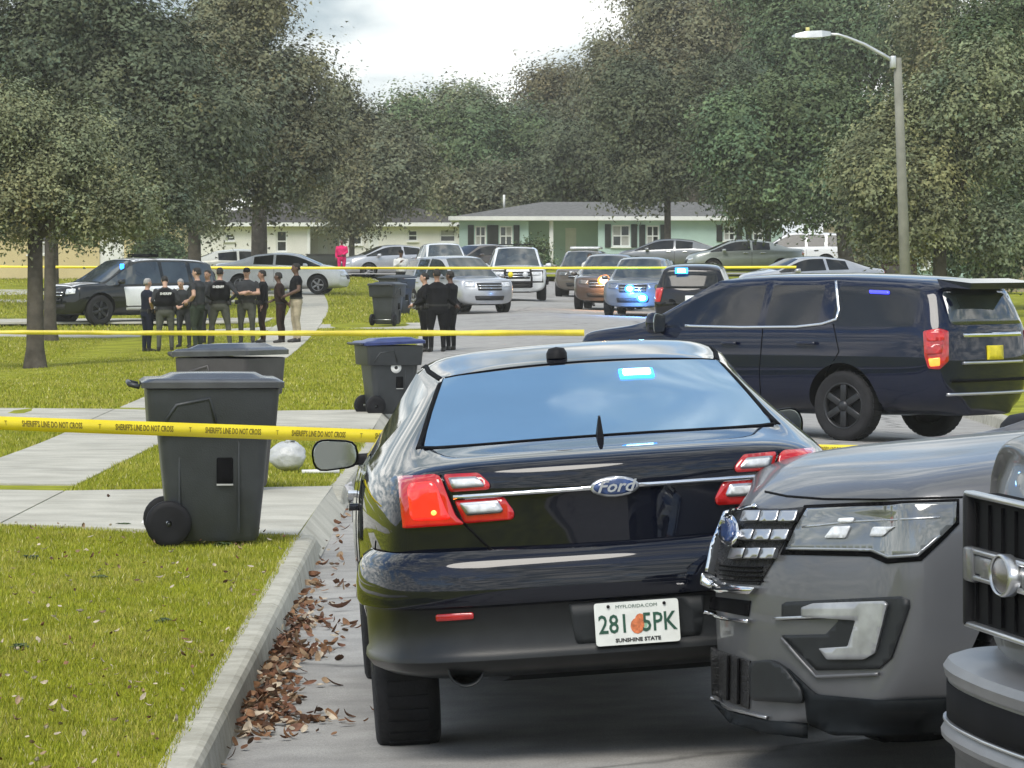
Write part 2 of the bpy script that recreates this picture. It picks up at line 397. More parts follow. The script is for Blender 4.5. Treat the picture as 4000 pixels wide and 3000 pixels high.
# ------------------------------------------------------------------ fallen leaves
LEAFC = [(0.13, 0.058, 0.028), (0.19, 0.10, 0.05), (0.08, 0.042, 0.025), (0.26, 0.18, 0.11), (0.40, 0.34, 0.26), (0.15, 0.072, 0.045)]
M_leaf = [mat('dead_leaf_%d' % i, c, 0.75, var=0.3, scale=30, spec=0.3) for i, c in enumerate(LEAFC)]
def leaf_pts(L, w, curl, n=5):
    """curled pointed leaf: two columns of quads with a raised or sunk midrib"""
    vs_ = []
    for i in range(n + 1):
        t = i / n; ww = w * math.sin(math.pi * min(0.97, t * 0.9 + 0.07)) ** 0.8; a = curl * (t - 0.5)
        x = L * (t - 0.5); z = abs(curl) * L * 0.35 * (2 * (t - 0.5)) ** 2
        vs_ += [(x, -ww, z + abs(curl) * ww * 0.7), (x, 0, z), (x, ww, z + abs(curl) * ww * 0.9)]
    fs_ = []
    for i in range(n):
        for j in range(2): a = i * 3 + j; fs_.append((a, a + 1, a + 4, a + 3))
    return vs_, fs_
def rand_leaf_matrix(x, y, z, tilt):
    return Matrix.Translation((x, y, z)) @ Matrix.Rotation(rng.random() * 6.28, 4, 'Z') @ Matrix.Rotation(rng.gauss(0, tilt), 4, 'X') @ Matrix.Rotation(rng.gauss(0, tilt), 4, 'Y')
lit = MB()
def gutter_density(y):
    return table([(14, 0.2), (16, 0.9), (17, 0.7), (17.8, 0.15), (18.6, 0.4), (19.4, 1), (21, 1), (24, 0.9), (26.5, 0.55), (29, 0.25), (34, 0.12), (40, 0.15)], y)
cnt = 0
heaps = [(15.7, 110), (16.2, 70), (18.9, 60), (19.4, 130), (20.0, 90), (21.0, 110), (21.6, 40), (22.4, 110), (23.1, 50), (24.2, 80), (25.6, 35), (27.0, 20)]
hl_ = [h for h, k in heaps for _ in range(k)]
while cnt < len(hl_) + 240:
    if cnt < len(hl_): y = hl_[cnt] + rng.gauss(0, 0.20)
    else:
        y = 14 + 26 * rng.random()
        if rng.random() > gutter_density(y): continue
    off = 0.16 + abs(rng.gauss(0, (0.07 + 0.13 * abs(math.sin(y * 1.9) * math.sin(y * 0.83 + 1))) if y < 27 else 0.1)); x = kx(y) + off
    z = road_z(x, y) + 0.010 + 0.06 * rng.random() * max(0, 1 - (off - 0.15) / 0.25) * min(1, gutter_density(y) * 1.1)
    vs_, fs_ = leaf_pts(rng.choice((rng.uniform(0.015, 0.04), rng.uniform(0.03, 0.06), rng.uniform(0.05, 0.09))), rng.uniform(0.008, 0.024), rng.gauss(0, 0.45))
    lit.add(vs_, fs_, rng.choices(range(6), (5, 5, 3, 4, 2.5, 3))[0], False, rand_leaf_matrix(x, y, z, 0.5)); cnt += 1
tag(lit.build('leaf_litter', M_leaf, fix=False), 'drift of brown dead leaves in the gutter along the kerb', 'leaves', kind='stuff')
lit = MB(); cnt = 0
while cnt < 300:                              # pale bits and leaves among the turf
    y = 15.5 + 15 * rng.random(); x = edge(y) + (kx(y) - edge(y)) * rng.random()
    if on_concrete(x, y): continue
    vs_, fs_ = leaf_pts(rng.uniform(0.015, 0.045), rng.uniform(0.005, 0.012), rng.uniform(-1.2, 1.2), 3)
    lit.add(vs_, fs_, rng.choices(range(6), (1, 1, 1, 3, 6, 1))[0], False, rand_leaf_matrix(x, y, lawn_z(x, y) + 0.045, 0.5)); cnt += 1
tag(lit.build('leaf_litter', M_leaf, fix=False), 'pale leaf scraps scattered through the foreground turf', 'leaves', kind='stuff')
singles = [(626, 1228, 4, 0.11, 'pale dead leaf lying on the turf edge by the kerb'), (725, 1262, 0, 0.09, 'lone red brown leaf on the road beside the dark sedan'), (735, 1315, 5, 0.13, 'curled russet leaf on the road close to the sedan flank'), (720, 1395, 1, 0.1, 'tan stalked leaf on the road at the drift edge'),
           (730, 1127, 0, 0.09, 'brown leaf on the gutter near the sedan fuel flap'), (575, 1575, 2, 0.08, 'dark leaf on the road at the bottom near the kerb'), (235, 1085, 2, 0.05, 'small dark leaf on the driveway slab behind the bin')]
for u, v, c, L, lb in singles:
    zz = 0.06 if u < 700 and v != 1575 else -0.05
    y = (HC - zz) * 1e4 / (v - 540); x = (u - 1106) * y / 1e4
    mb = MB(); vs_, fs_ = leaf_pts(L, L * 0.24, rng.uniform(0.5, 1.1)); mb.add(vs_, fs_)
    o = mb.build('fallen_leaf', M_leaf[c], fix=False); o.location = (x, y, (lawn_z(x, y) + 0.05 if x < kx(y) else road_z(x, y) + 0.02)); o.rotation_euler = (0.2, 0.15, rng.random() * 6)
    tag(o, lb, 'leaf', 'single fallen leaves')
# ================================================================== vehicles
M_tyre = mat('tyre_rubber', (0.016, 0.016, 0.018), 0.8, var=0.2, scale=12, bump=0.3, bscale=60, spec=0.3)
M_well = mat('black_plastic', (0.010, 0.010, 0.012), 0.6, var=0.25, scale=9, spec=0.2)
M_alloy = mat('grey_alloy', (0.30, 0.30, 0.31), 0.35, 0.8, var=0.1, scale=10)
M_darkrim = mat('black_steel_rim', (0.03, 0.031, 0.034), 0.35, 0.5, var=0.2, scale=10)
M_chrome = mat('chrome', (0.75, 0.76, 0.78), 0.08, 1.0, var=0.03, scale=5)
M_satin = mat('satin_silver', (0.52, 0.53, 0.55), 0.28, 0.9, var=0.05, scale=5)
M_glass = mat('tinted_glass', (0.008, 0.013, 0.022), 0.02, 0.0, var=0.2, scale=2, spec=0.5, ior=2.2)
M_skyglass = mat('sky_tinted_glass', (0.15, 0.28, 0.42), 0.02, 0.30, var=0.05, scale=2, spec=0.5, ior=2.3)  # blue of the reflected sky is put into the rear glass colour
M_glassc = mat('clear_tint_glass', (0.035, 0.045, 0.05), 0.03, 0.0, var=0.3, scale=2, spec=0.8, ior=1.6)
M_glassd = mat('dull_tinted_glass', (0.012, 0.014, 0.016), 0.06, 0.0, var=0.3, scale=2, spec=0.35, ior=1.45)
M_seam = mat('panel_gap', (0.004, 0.004, 0.005), 0.8, var=0.2, scale=9, spec=0.08)
M_red = mat('red_lens', (0.34, 0.010, 0.012), 0.08, var=0.3, scale=14, coat=1.0, emit=(1, 0.02, 0.01), estr=0.05)
M_redlit = mat('red_lens_lit', (0.35, 0.008, 0.008), 0.08, var=0.35, scale=9, coat=1.0, emit=(1, 0.016, 0.01), estr=0.10)
M_redhot = mat('red_lamp_glow', (0.5, 0.01, 0.01), 0.1, var=0.3, scale=18, coat=1.0, emit=(1, 0.03, 0.015), estr=0.40)
M_amber = mat('amber_bulb', (0.9, 0.25, 0.05), 0.1, var=0.1, scale=14, emit=(1, 0.3, 0.06), estr=1.6)
M_orange = mat('orange_lens', (0.8, 0.22, 0.03), 0.15, var=0.2, scale=14, emit=(1, 0.28, 0.04), estr=0.9)
M_white_l = mat('clear_lens', (0.62, 0.64, 0.66), 0.12, var=0.2, scale=30, coat=1.0)
M_lens_d = mat('smoked_headlamp_lens', (0.11, 0.12, 0.125), 0.06, var=0.25, scale=6, coat=1.0, spec=0.8)
M_blue = mat('blue_flasher', (0.05, 0.2, 0.9), 0.2, var=0.1, scale=9, emit=(0.02, 0.28, 1.0), estr=2.2)
M_bluehot = mat('blue_flasher_core', (0.6, 0.9, 1.0), 0.2, var=0.05, scale=9, emit=(0.45, 0.85, 1.0), estr=6.0)
M_bluedk = mat('blue_led_strip', (0.05, 0.05, 0.5), 0.2, var=0.1, scale=9, emit=(0.05, 0.06, 1.0), estr=1.0)
M_plate = mat('plate_white', (0.72, 0.74, 0.70), 0.45, var=0.06, scale=20)
M_plateg = mat('plate_green_ink', (0.02, 0.08, 0.05), 0.5, var=0.1, scale=20)
M_yplate = mat('yellow_plate', (0.75, 0.62, 0.02), 0.5, var=0.1, scale=20)
M_interior = mat('car_interior', (0.02, 0.02, 0.022), 0.9, var=0.2, scale=9)
def paint(name, col, rough=0.35, metal=0.0, spec=0.5):
    return mat('paint_' + name, col, rough, metal, var=0.06, scale=3, coat=1.0, spec=(0.0 if max(col) < 0.04 else spec))
P_black = paint('black', (0.006, 0.006, 0.009)); P_navy = paint('black_navy', (0.004, 0.005, 0.010))
P_grey = mat('paint_grey', (0.105, 0.108, 0.116), 0.42, 0.35, var=0.05, scale=3, coat=0.45); P_dgrey = mat('paint_dark_grey', (0.11, 0.112, 0.118), 0.45, 0.35, var=0.05, scale=3, coat=0.35)
P_skyblack = paint('sky_tinted_black', (0.004, 0.007, 0.022))  # black body, with the blue of the mirrored sky mixed into the paint
P_white = paint('white', (0.72, 0.73, 0.74)); P_silver = paint('silver', (0.45, 0.46, 0.48), 0.35, 0.6)
P_pale = paint('pale_gold', (0.50, 0.50, 0.44), 0.35, 0.4); P_tan = paint('tan', (0.10, 0.085, 0.07), 0.35, 0.1); P_bronze = paint('bronze', (0.06, 0.045, 0.036), 0.35, 0.1)
P_steel = paint('steel_grey', (0.16, 0.17, 0.18), 0.35, 0.5); P_green = paint('light_green_grey', (0.30, 0.33, 0.31), 0.35, 0.4)

class Car: pass
K = 10
def section(sp, st):
    y = st['y']; g = lambda k, d=None: st.get(k, table(sp[k], y) if k in sp else d)
    W_ = g('W'); zb = g('zb'); zm = g('zm'); zbelt = g('zbelt'); zt = g('zt')
    ws = g('ws', W_ - 0.05); wb = g('wb', W_ - sp.get('tuck', 0.06)); wu = g('wu', W_ - 0.012); zu = g('zu', zbelt - sp.get('shoulder', 0.13))
    if st['k'] == 'c':
        wr = g('wr'); zr = g('zr', zt - sp.get('raildrop', 0.10)); wi = g('wi', wr - 0.09); zi = g('zi', zt - sp.get('railtop', 0.03))
    else:
        wr = st.get('wr', wb - 0.05); zr = st.get('zr', zbelt + (zt - zbelt) * 0.55); wi = st.get('wi', wb - 0.22); zi = st.get('zi', zbelt + (zt - zbelt) * 0.85)
    return [(0, zb), (ws * 0.5, zb), (ws, zb + 0.05), (W_, zm), (wu, zu), (wb, zbelt), (wr, zr), (wi, zi), (wi * 0.5, zi + (zt - zi) * 0.78), (0, zt)]
def build_shell(sp, root, body_mat, glass=None, level=2, cut=True):
    glass = glass or M_glass
    sts = sp['st']; n = len(sts); N = 2 * K - 2
    V, F, MI = [], [], []
    ring = []
    for i, st in enumerate(sts):
        s = section(sp, st); idx = []
        end = -1 if i == 0 else (1 if i == n - 1 else 0)
        pts = [(x, z) for x, z in s] + [(-x, z) for x, z in s[K - 2:0:-1]]
        wmax = max(x for x, z in s)
        for x, z in pts:
            y = st['y']
            if end:
                pr = sp['rp'] if end < 0 else sp['fp']; cs = sp['rc'] if end < 0 else sp['fc']
                y += -end * table(pr, z) - end * cs * (abs(x) / wmax) ** 2.2
            idx.append(len(V)); V.append((x, y, z))
        ring.append(idx)
    names = ['body', 'wheel_well', 'windshield', 'rear_window'] + ['side_window'] * (2 * len(sp['side']))
    def mid(i, j):
        b = j if j < K - 1 else N - 1 - j; right = j < K - 1
        y0, y1 = sts[i]['y'], sts[i + 1]['y']
        if b in (7, 8) and sp['wsr'][0] - 1e-3 <= y0 and y1 <= sp['wsr'][1] + 1e-3: return 2
        if b in (7, 8) and sp['bl'][0] - 1e-3 <= y0 and y1 <= sp['bl'][1] + 1e-3: return 3
        if b == 5:
            for q, (a, c) in enumerate(sp['side']):
                if a - 1e-3 <= y0 and y1 <= c + 1e-3: return 4 + 2 * q + (0 if right else 1)
        if b == 0: return 1
        return 0
    for i in range(n - 1):
        for j in range(N):
            j2 = (j + 1) % N
            F.append((ring[i][j], ring[i + 1][j], ring[i + 1][j2], ring[i][j2])); MI.append(mid(i, j))
    for end, i in ((-1, 0), (1, n - 1)):
        r = ring[i]; L = lambda b: r[(N - b) % N]
        rows = [[L(2), L(1), r[0], r[1], r[2]]]
        pr = sp['rp'] if end < 0 else sp['fp']; cs = sp['rc'] if end < 0 else sp['fc']
        for b in (3, 4, 5, 6):
            x, _, z = V[r[b]]; row = [L(b)]; wmax = max(V[k][0] for k in r)
            for t in (-0.55, 0, 0.55):
                row.append(len(V)); V.append((x * t, sts[i]['y'] - end * table(pr, z) - end * cs * (abs(x * t) / wmax) ** 2.2, z))
            row.append(r[b]); rows.append(row)
        rows.append([L(7), L(8), r[9], r[8], r[7]])
        for a, b in zip(rows, rows[1:]):
            for c in range(4):
                f = (a[c], a[c + 1], b[c + 1], b[c]); F.append(f if end < 0 else f[::-1]); MI.append(0)
    me = bpy.data.meshes.new('cage'); me.from_pydata(V, [], F); me.polygons.foreach_set('material_index', MI)
    bm = bmesh.new(); bm.from_mesh(me); cl = bm.edges.layers.float.get('crease_edge') or bm.edges.layers.float.new('crease_edge')
    bmesh.ops.recalc_face_normals(bm, faces=bm.faces[:])
    for e in bm.edges:
        if len(e.link_faces) == 2 and e.link_faces[0].material_index != e.link_faces[1].material_index: e[cl] = 0.9
    vl = bm.verts.layers.float.get('crease_vert') or bm.verts.layers.float.new('crease_vert')
    for v in bm.verts:                       # keep the corners of the glass square
        ce = [e for e in v.link_edges if e[cl] > 0.5]
        if len(ce) >= 2:
            dirs = [(e.other_vert(v).co - v.co).normalized() for e in ce]
            if max(abs(a.dot(b)) if a.dot(b) < 0 else 0 for a in dirs for b in dirs) < 0.85: v[vl] = 0.75
    bm.verts.ensure_lookup_table()
    for (b, i0, i1, w_) in sp.get('cr', []):  # sharpened feature lines along the body
        for i in range(i0, i1):
            for j in (b, (N - b) % N):
                e = bm.edges.get((bm.verts[ring[i][j]], bm.verts[ring[i + 1][j]]))
                if e: e[cl] = w_
    for (i, w_) in sp.get('ecr', []):         # sharpened cross edges
        for j in range(2, K - 1):
            for a_, b_ in ((j, j + 1), (N - j, N - j - 1)):
                e = bm.edges.get((bm.verts[ring[i % n][a_ % N]], bm.verts[ring[i % n][b_ % N]]))
                if e: e[cl] = w_
    bm.to_mesh(me); bm.free()
    for q in range(len(names)): me.materials.append(body_mat)
    ob = link('cage', me)
    md = ob.modifiers.new('s', 'SUBSURF'); md.levels = level; md.render_levels = level
    co = None
    if cut:
        cb = MB()
        for wy in (0.0, sp['wb_len']):
            for s in (-1, 1):
                Wm = table(sp['W'], wy)
                prof = [(0.001, 0), (sp['arch'], 0), (sp['arch'], 0.75), (0.001, 0.75)]
                cb.lathe(prof, 40, 1, 'x', Matrix.Translation((s * (Wm - 0.33) if s > 0 else -(Wm - 0.33) - 0.75, wy, sp['wheel_r'] + sp.get('archlift', 0.02))), smooth=False)
        co = cb.build('cutter', [body_mat] * len(names))
        bm = bmesh.new(); bm.from_mesh(co.data); bmesh.ops.remove_doubles(bm, verts=bm.verts[:], dist=0.0015); bmesh.ops.recalc_face_normals(bm, faces=bm.faces[:]); bm.to_mesh(co.data); bm.free()
        bo = ob.modifiers.new('b', 'BOOLEAN'); bo.object = co; bo.operation = 'DIFFERENCE'; bo.solver = 'EXACT'
    dg = bpy.context.evaluated_depsgraph_get(); dg.update()
    ev = bpy.data.meshes.new_from_object(ob.evaluated_get(dg), depsgraph=dg)
    bpy.data.objects.remove(ob); bpy.data.meshes.remove(me)
    if co: bpy.data.objects.remove(co)
    car = Car(); car.root = root; car.sp = sp; car.parts = {}
    vv = [v.co.copy() for v in ev.vertices]; pp = [tuple(p.vertices) for p in ev.polygons]; mm = [p.material_index for p in ev.polygons]
    car.bvh = BVHTree.FromPolygons(vv, pp)
    mats = {0: body_mat, 1: M_well, 2: glass, 3: glass}
    for q, nm in enumerate(names):
        ids = [p for p, m_ in zip(pp, mm) if m_ == q]
        if not ids: continue
        used = {}; vs_ = []
        for p in ids:
            for k in p:
                if k not in used: used[k] = len(vs_); vs_.append(vv[k])
        m2 = bpy.data.meshes.new(nm); m2.from_pydata(vs_, [], [[used[k] for k in p] for p in ids])
        m2.materials.append(mats.get(q, glass)); m2.polygons.foreach_set('use_smooth', [True] * len(ids)); m2.set_sharp_from_angle(angle=R(38)); m2.update()
        o = link(nm, m2, root)
        car.parts.setdefault(nm, []).append(o)
    bpy.data.meshes.remove(ev)
    return car
# ---- panels that follow the body surface
def in_poly(p, poly):
    x, y = p; c = False; n = len(poly)
    for i in range(n):
        x1, y1 = poly[i]; x2, y2 = poly[i - 1]
        if (y1 > y) != (y2 > y) and x < (x2 - x1) * (y - y1) / (y2 - y1) + x1: c = not c
    return c
def round_poly(poly, r, n=3):
    out = []
    m_ = len(poly)
    for i in range(m_):
        p0, p1, p2 = Vector(poly[i - 1]), Vector(poly[i]), Vector(poly[(i + 1) % m_])
        d0, d1 = (p0 - p1), (p2 - p1); l0, l1 = min(r, d0.length * 0.45), min(r, d1.length * 0.45)
        a, b = p1 + d0.normalized() * l0, p1 + d1.normalized() * l1
        for k in range(n + 1):
            t = k / n; q = a * (1 - t) ** 2 + p1 * 2 * t * (1 - t) + b * t * t; out.append((q.x, q.y))
    return out
def ray_axis(kind):
    if kind == 'rear': return lambda a, b: (Vector((a, -20, b)), Vector((0, 1, 0)))
    if kind == 'front': return lambda a, b: (Vector((a, 20, b)), Vector((0, -1, 0)))
    if kind == 'left': return lambda a, b: (Vector((-20, a, b)), Vector((1, 0, 0)))
    if kind == 'right': return lambda a, b: (Vector((20, a, b)), Vector((-1, 0, 0)))
    if kind == 'top': return lambda a, b: (Vector((a, b, 20)), Vector((0, 0, -1)))
def ray_view(root):
    """rays of sight through outline points given in picture units, in the thing's own space"""
    bpy.context.view_layer.update()
    Mi = root.matrix_world.inverted(); o = Mi @ Vector((0, 0, HC)); M3 = Mi.to_3x3()
    return lambda u, v: (o, (M3 @ Vector(((u - 1106) / 1e4, 1, (540 - v) / 1e4))).normalized())
def decal(car, name, outline, rays, m, off=0.004, thick=0.02, res=None, parent=None, mirror=False, smooth=True, bvh=None):
    """solid panel cut to the outline, lying on the body"""
    bvh = bvh or car.bvh
    xs = [p[0] for p in outline]; zs = [p[1] for p in outline]; ext = max(max(xs) - min(xs), max(zs) - min(zs))
    res = res or ext / 9
    pts = []; nb = 0
    for i in range(len(outline)):
        p, q = outline[i], outline[(i + 1) % len(outline)]; L = math.dist(p, q); k = max(1, int(L / res))
        for t in range(k): pts.append((lerp(p[0], q[0], t / k), lerp(p[1], q[1], t / k)))
    nb = len(pts); edges = [(i, (i + 1) % nb) for i in range(nb)]
    a = min(xs) + res * 0.5
    while a < max(xs):
        b = min(zs) + res * 0.5
        while b < max(zs):
            if in_poly((a, b), outline) and min(math.dist((a, b), p) for p in pts[:nb]) > res * 0.35: pts.append((a, b))
            b += res
        a += res
    v2, _, f2, _, _, _ = geometry.delaunay_2d_cdt([Vector(p) for p in pts], edges, [], 1, 1e-6)
    top, bot, ok = [], [], []
    hits = []
    for p in v2:
        o, d = rays(p.x, p.y); h = bvh.ray_cast(o, d)
        hits.append((o, d, h[0], h[1]))
    good = [h for h in hits if h[2] is not None]
    if not good: print('decal miss', name); return None
    for o, d, loc, nor in hits:
        if loc is None:
            nearest = min(good, key=lambda h: ((h[2] - o).normalized() - d).length)
            dist = (nearest[2] - o).length; loc = o + d * dist; nor = nearest[3]
        if nor.dot(d) > 0: nor = -nor
        w = (nor - d).normalized()
        top.append(loc + w * (off + thick)); bot.append(loc - w * 0.012)
    n = len(top); fs_ = [tuple(f) for f in f2]
    cnt = {}
    for f in fs_:
        for i in range(len(f)):
            e = (f[i], f[(i + 1) % len(f)]); cnt[tuple(sorted(e))] = cnt.get(tuple(sorted(e)), 0) + 1
    walls = []
    for f in fs_:
        for i in range(len(f)):
            e = (f[i], f[(i + 1) % len(f)])
            if cnt[tuple(sorted(e))] == 1: walls.append((e[0], e[1], e[1] + n, e[0] + n))
    out = []
    for s in ((1, -1) if mirror else (1,)):
        mb = MB(); mb.add([(p.x * s, p.y, p.z) for p in top + bot], fs_, 0, smooth); 
        mb.f += [list(w) for w in walls]; mb.m += [0] * len(walls); mb.sm += [False] * len(walls)
        o_ = mb.build(name, m, parent or car.root); out.append(o_)
    return out if mirror else out[0]
def strip(points, w):
    """outline of a polyline of width w"""
    L, R_ = [], []
    for i, p in enumerate(points):
        a = Vector(points[max(i - 1, 0)]); b = Vector(points[min(i + 1, len(points) - 1)]); t = (b - a).normalized(); nn = Vector((-t.y, t.x)) * w / 2
        L.append((p[0] + nn.x, p[1] + nn.y)); R_.append((p[0] - nn.x, p[1] - nn.y))
    return L + R_[::-1]
def sweep(path, prof, closed=False):
    """profile (outward offset, z) carried along a plan path"""
    vs_, fs_ = [], []; n = len(path); q = len(prof)
    for i, p in enumerate(path):
        a = Vector(path[max(i - 1, 0)]); b = Vector(path[min(i + 1, n - 1)]); t = (b - a).normalized(); nn = Vector((t.y, -t.x))
        for o, z in prof: vs_.append((p[0] + nn.x * o, p[1] + nn.y * o, z))
    for i in range(n - 1):
        for j in range(q - 1): k = i * q + j; fs_.append((k, k + 1, k + q + 1, k + q))
    return vs_, fs_
def mirror_path(half): return [(-x, y) for x, y in half] + [(x, y) for x, y in reversed(half) if abs(x) > 1e-6]
def smooth_path(pts, n=4):
    """Catmull-Rom through plan points"""
    out = []
    P = [Vector(p) for p in pts]
    for i in range(len(P) - 1):
        p0 = P[max(i - 1, 0)]; p1 = P[i]; p2 = P[i + 1]; p3 = P[min(i + 2, len(P) - 1)]
        for k in range(n):
            t = k / n; q = 0.5 * ((2 * p1) + (p2 - p0) * t + (2 * p0 - 5 * p1 + 4 * p2 - p3) * t * t + (3 * p1 - p0 - 3 * p2 + p3) * t ** 3); out.append((q.x, q.y))
    out.append(tuple(P[-1])); return out
WHEELS = {}
def wheel_meshes(Rr, w, style):
    key = (round(Rr, 3), round(w, 3), style)
    if key in WHEELS: return WHEELS[key]
    rr = Rr * 0.66
    mb = MB(); h = w / 2
    mb.lathe([(rr, -h * 0.85), (Rr * 0.86, -h), (Rr * 0.96, -h * 0.9), (Rr * 0.995, -h * 0.62), (Rr, -h * 0.3), (Rr, h * 0.3), (Rr * 0.995, h * 0.62), (Rr * 0.96, h * 0.9), (Rr * 0.86, h), (rr, h * 0.85)], 36, 0, 'x')
    for k in range(36):                      # tread blocks
        a = 2 * math.pi * k / 36
        mb.box((0, 0, Rr * 0.998), (w * 0.62, Rr * 0.12, 0.012), 0, Matrix.Rotation(a, 4, 'X'))
    ty = mb.build('wheel', M_tyre); rb = MB(); rm = {'alloy': M_alloy, 'dark': M_darkrim, 'chrome': M_satin}[style]
    rb.lathe([(rr * 1.01, h * 0.80), (rr * 1.0, h * 0.88), (rr * 0.93, h * 0.84), (rr * 0.90, h * 0.3), (rr * 0.9, -h * 0.5), (0.01, -h * 0.5)], 36, 0, 'x')
    rb.lathe([(rr * 0.9, h * 0.25), (rr * 0.3, h * 0.45), (0.01, h * 0.45)], 36, 1, 'x')
    ns = 5 if style != 'dark' else 6
    for k in range(ns):
        a = 2 * math.pi * k / ns
        rb.box((h * 0.66, 0, rr * 0.56), (0.05, rr * 0.30, rr * 0.74), 0, Matrix.Rotation(a, 4, 'X'), bev=0.012)
    rb.lathe([(rr * 0.26, h * 0.55), (rr * 0.24, h * 0.86), (rr * 0.12, h * 0.98), (0.005, h * 1.0)], 18, 0, 'x')
    ri = rb.build('rim', [rm, M_well]); res = (ty.data, ri.data)
    bpy.data.objects.remove(ty); bpy.data.objects.remove(ri); WHEELS[key] = res
    return res
def add_wheels(car, style='alloy', w=0.24, steer=0.0, inset=0.035):
    sp = car.sp
    for wy in (0.0, sp['wb_len']):
        for s in (1, -1):
            tm, rm = wheel_meshes(sp['wheel_r'], w, style)
            o = link('wheel', tm, car.root); o.location = (s * (table(sp['W'], wy) - w / 2 - inset), wy, sp['wheel_r'])
            o.rotation_euler = (0.3 * wy, 0, (0 if s > 0 else math.pi) + (steer if wy else 0))
            link('rim', rm, o)
def mirror_shape(car, y, z, w=0.22, h=0.16, out=0.10, m=None, glass_back=True):
    """door mirrors on short arms"""
    for s in (1, -1):
        h0 = car.bvh.ray_cast(Vector((s * 5, y, z)), Vector((-s, 0, 0)))
        x0 = h0[0].x if h0[0] else s * 0.9
        mb = MB(); c = Vector((x0 + s * (out + w * 0.5), y, z + 0.03))
        mb.box((x0 + s * out * 0.5, y, z), (out + 0.1, 0.05, 0.05), 0, None, 0.012)
        pr = round_poly([(-w * 0.5, -h * 0.42), (w * 0.42, -h * 0.5), (w * 0.5, h * 0.1), (w * 0.34, h * 0.5), (-w * 0.5, h * 0.36)], 0.05)
        pr = [(a * s, b) for a, b in pr]
        n = len(pr)
        ring = []
        for (sc, dy) in ((1.0, -0.035), (1.0, 0.02), (0.88, 0.08), (0.5, 0.12)):
            ring.append([(c.x + a * sc, c.y + dy, c.z + b * sc) for a, b in pr])
        vs_ = [p for r_ in ring for p in r_]; fs_ = [(i * n + k, i * n + (k + 1) % n, (i + 1) * n + (k + 1) % n, (i + 1) * n + k) for i in range(3) for k in range(n)]
        fs_.append(tuple(range(3 * n, 4 * n))); mb.add(vs_, fs_, 0, True)
        mo = mb.build('door_mirror', m or M_well, car.root)
        g = MB(); g.add([(c.x + a * 0.9, c.y - 0.038, c.z + b * 0.88) for a, b in pr] + [(c.x + a * 0.97, c.y - 0.030, c.z + b * 0.97) for a, b in pr], [tuple(range(n))] + [(k, (k + 1) % n, n + (k + 1) % n, n + k) for k in range(n)])
        g.build('mirror_glass', M_mglass, mo)
M_mglass = mat('mirror_glass', (0.42, 0.45, 0.42), 0.08, 1.0, var=0.04, scale=4)
# ------------------------------------------------------------------ body families (y runs forward from the rear axle)
def sedan_spec(**k):
    sp = dict(wb_len=2.87, wheel_r=0.345, arch=0.40, tuck=0.055, shoulder=0.13, raildrop=0.075, railtop=0.022,
        W=[(-1.13, 0.83), (-0.9, 0.90), (-0.45, 0.955), (0.0, 0.968), (1.4, 0.955), (2.87, 0.96), (3.5, 0.90), (3.85, 0.80), (4.0, 0.72)],
        zb=[(-1.13, 0.30), (-0.6, 0.24), (0, 0.20), (3, 0.19), (3.6, 0.22), (4.0, 0.28)],
        zm=[(-1.13, 0.60), (0, 0.62), (3, 0.58), (4.0, 0.50)],
        zbelt=[(-1.13, 1.00), (-0.4, 1.085), (0.5, 1.09), (1.5, 1.06), (2.95, 1.00), (3.5, 0.90), (4.0, 0.70)],
        zt=[(-1.13, 1.10), (-0.9, 1.135), (-0.36, 1.165), (0.5, 1.45), (1.2, 1.525), (1.8, 1.52), (2.12, 1.465), (2.98, 1.10), (3.5, 1.02), (3.85, 0.90), (4.0, 0.78)],
        wr=[(-0.36, 0.77), (0.5, 0.62), (1.2, 0.645), (2.12, 0.60), (2.98, 0.78)],
        rp=[(0.25, 0.12), (0.42, 0.03), (0.62, 0.0), (0.70, 0.05), (0.95, 0.0), (1.06, 0.01), (1.12, 0.05)], rc=0.24,
        fp=[(0.25, 0.10), (0.5, 0.0), (0.72, 0.06), (0.80, 0.14)], fc=0.30, side=[(0.5, 1.22), (1.30, 2.98)], wsr=(2.12, 2.98), bl=(-0.36, 0.5))
    sp['st'] = [dict(y=-1.08, k='h'), dict(y=-0.85, k='h'), dict(y=-0.36, k='c', wr=0.78, zr=1.115, wi=0.70, zi=1.15), dict(y=0.5, k='c', wi=0.57), dict(y=0.9, k='c'), dict(y=1.22, k='c'), dict(y=1.30, k='c'), dict(y=1.75, k='c'), dict(y=2.12, k='c'),
                dict(y=2.98, k='c', zr=1.025, wi=0.72, zi=1.055), dict(y=3.3, k='h'), dict(y=3.7, k='h'), dict(y=3.98, k='h')]
    sp.update(k); return sp
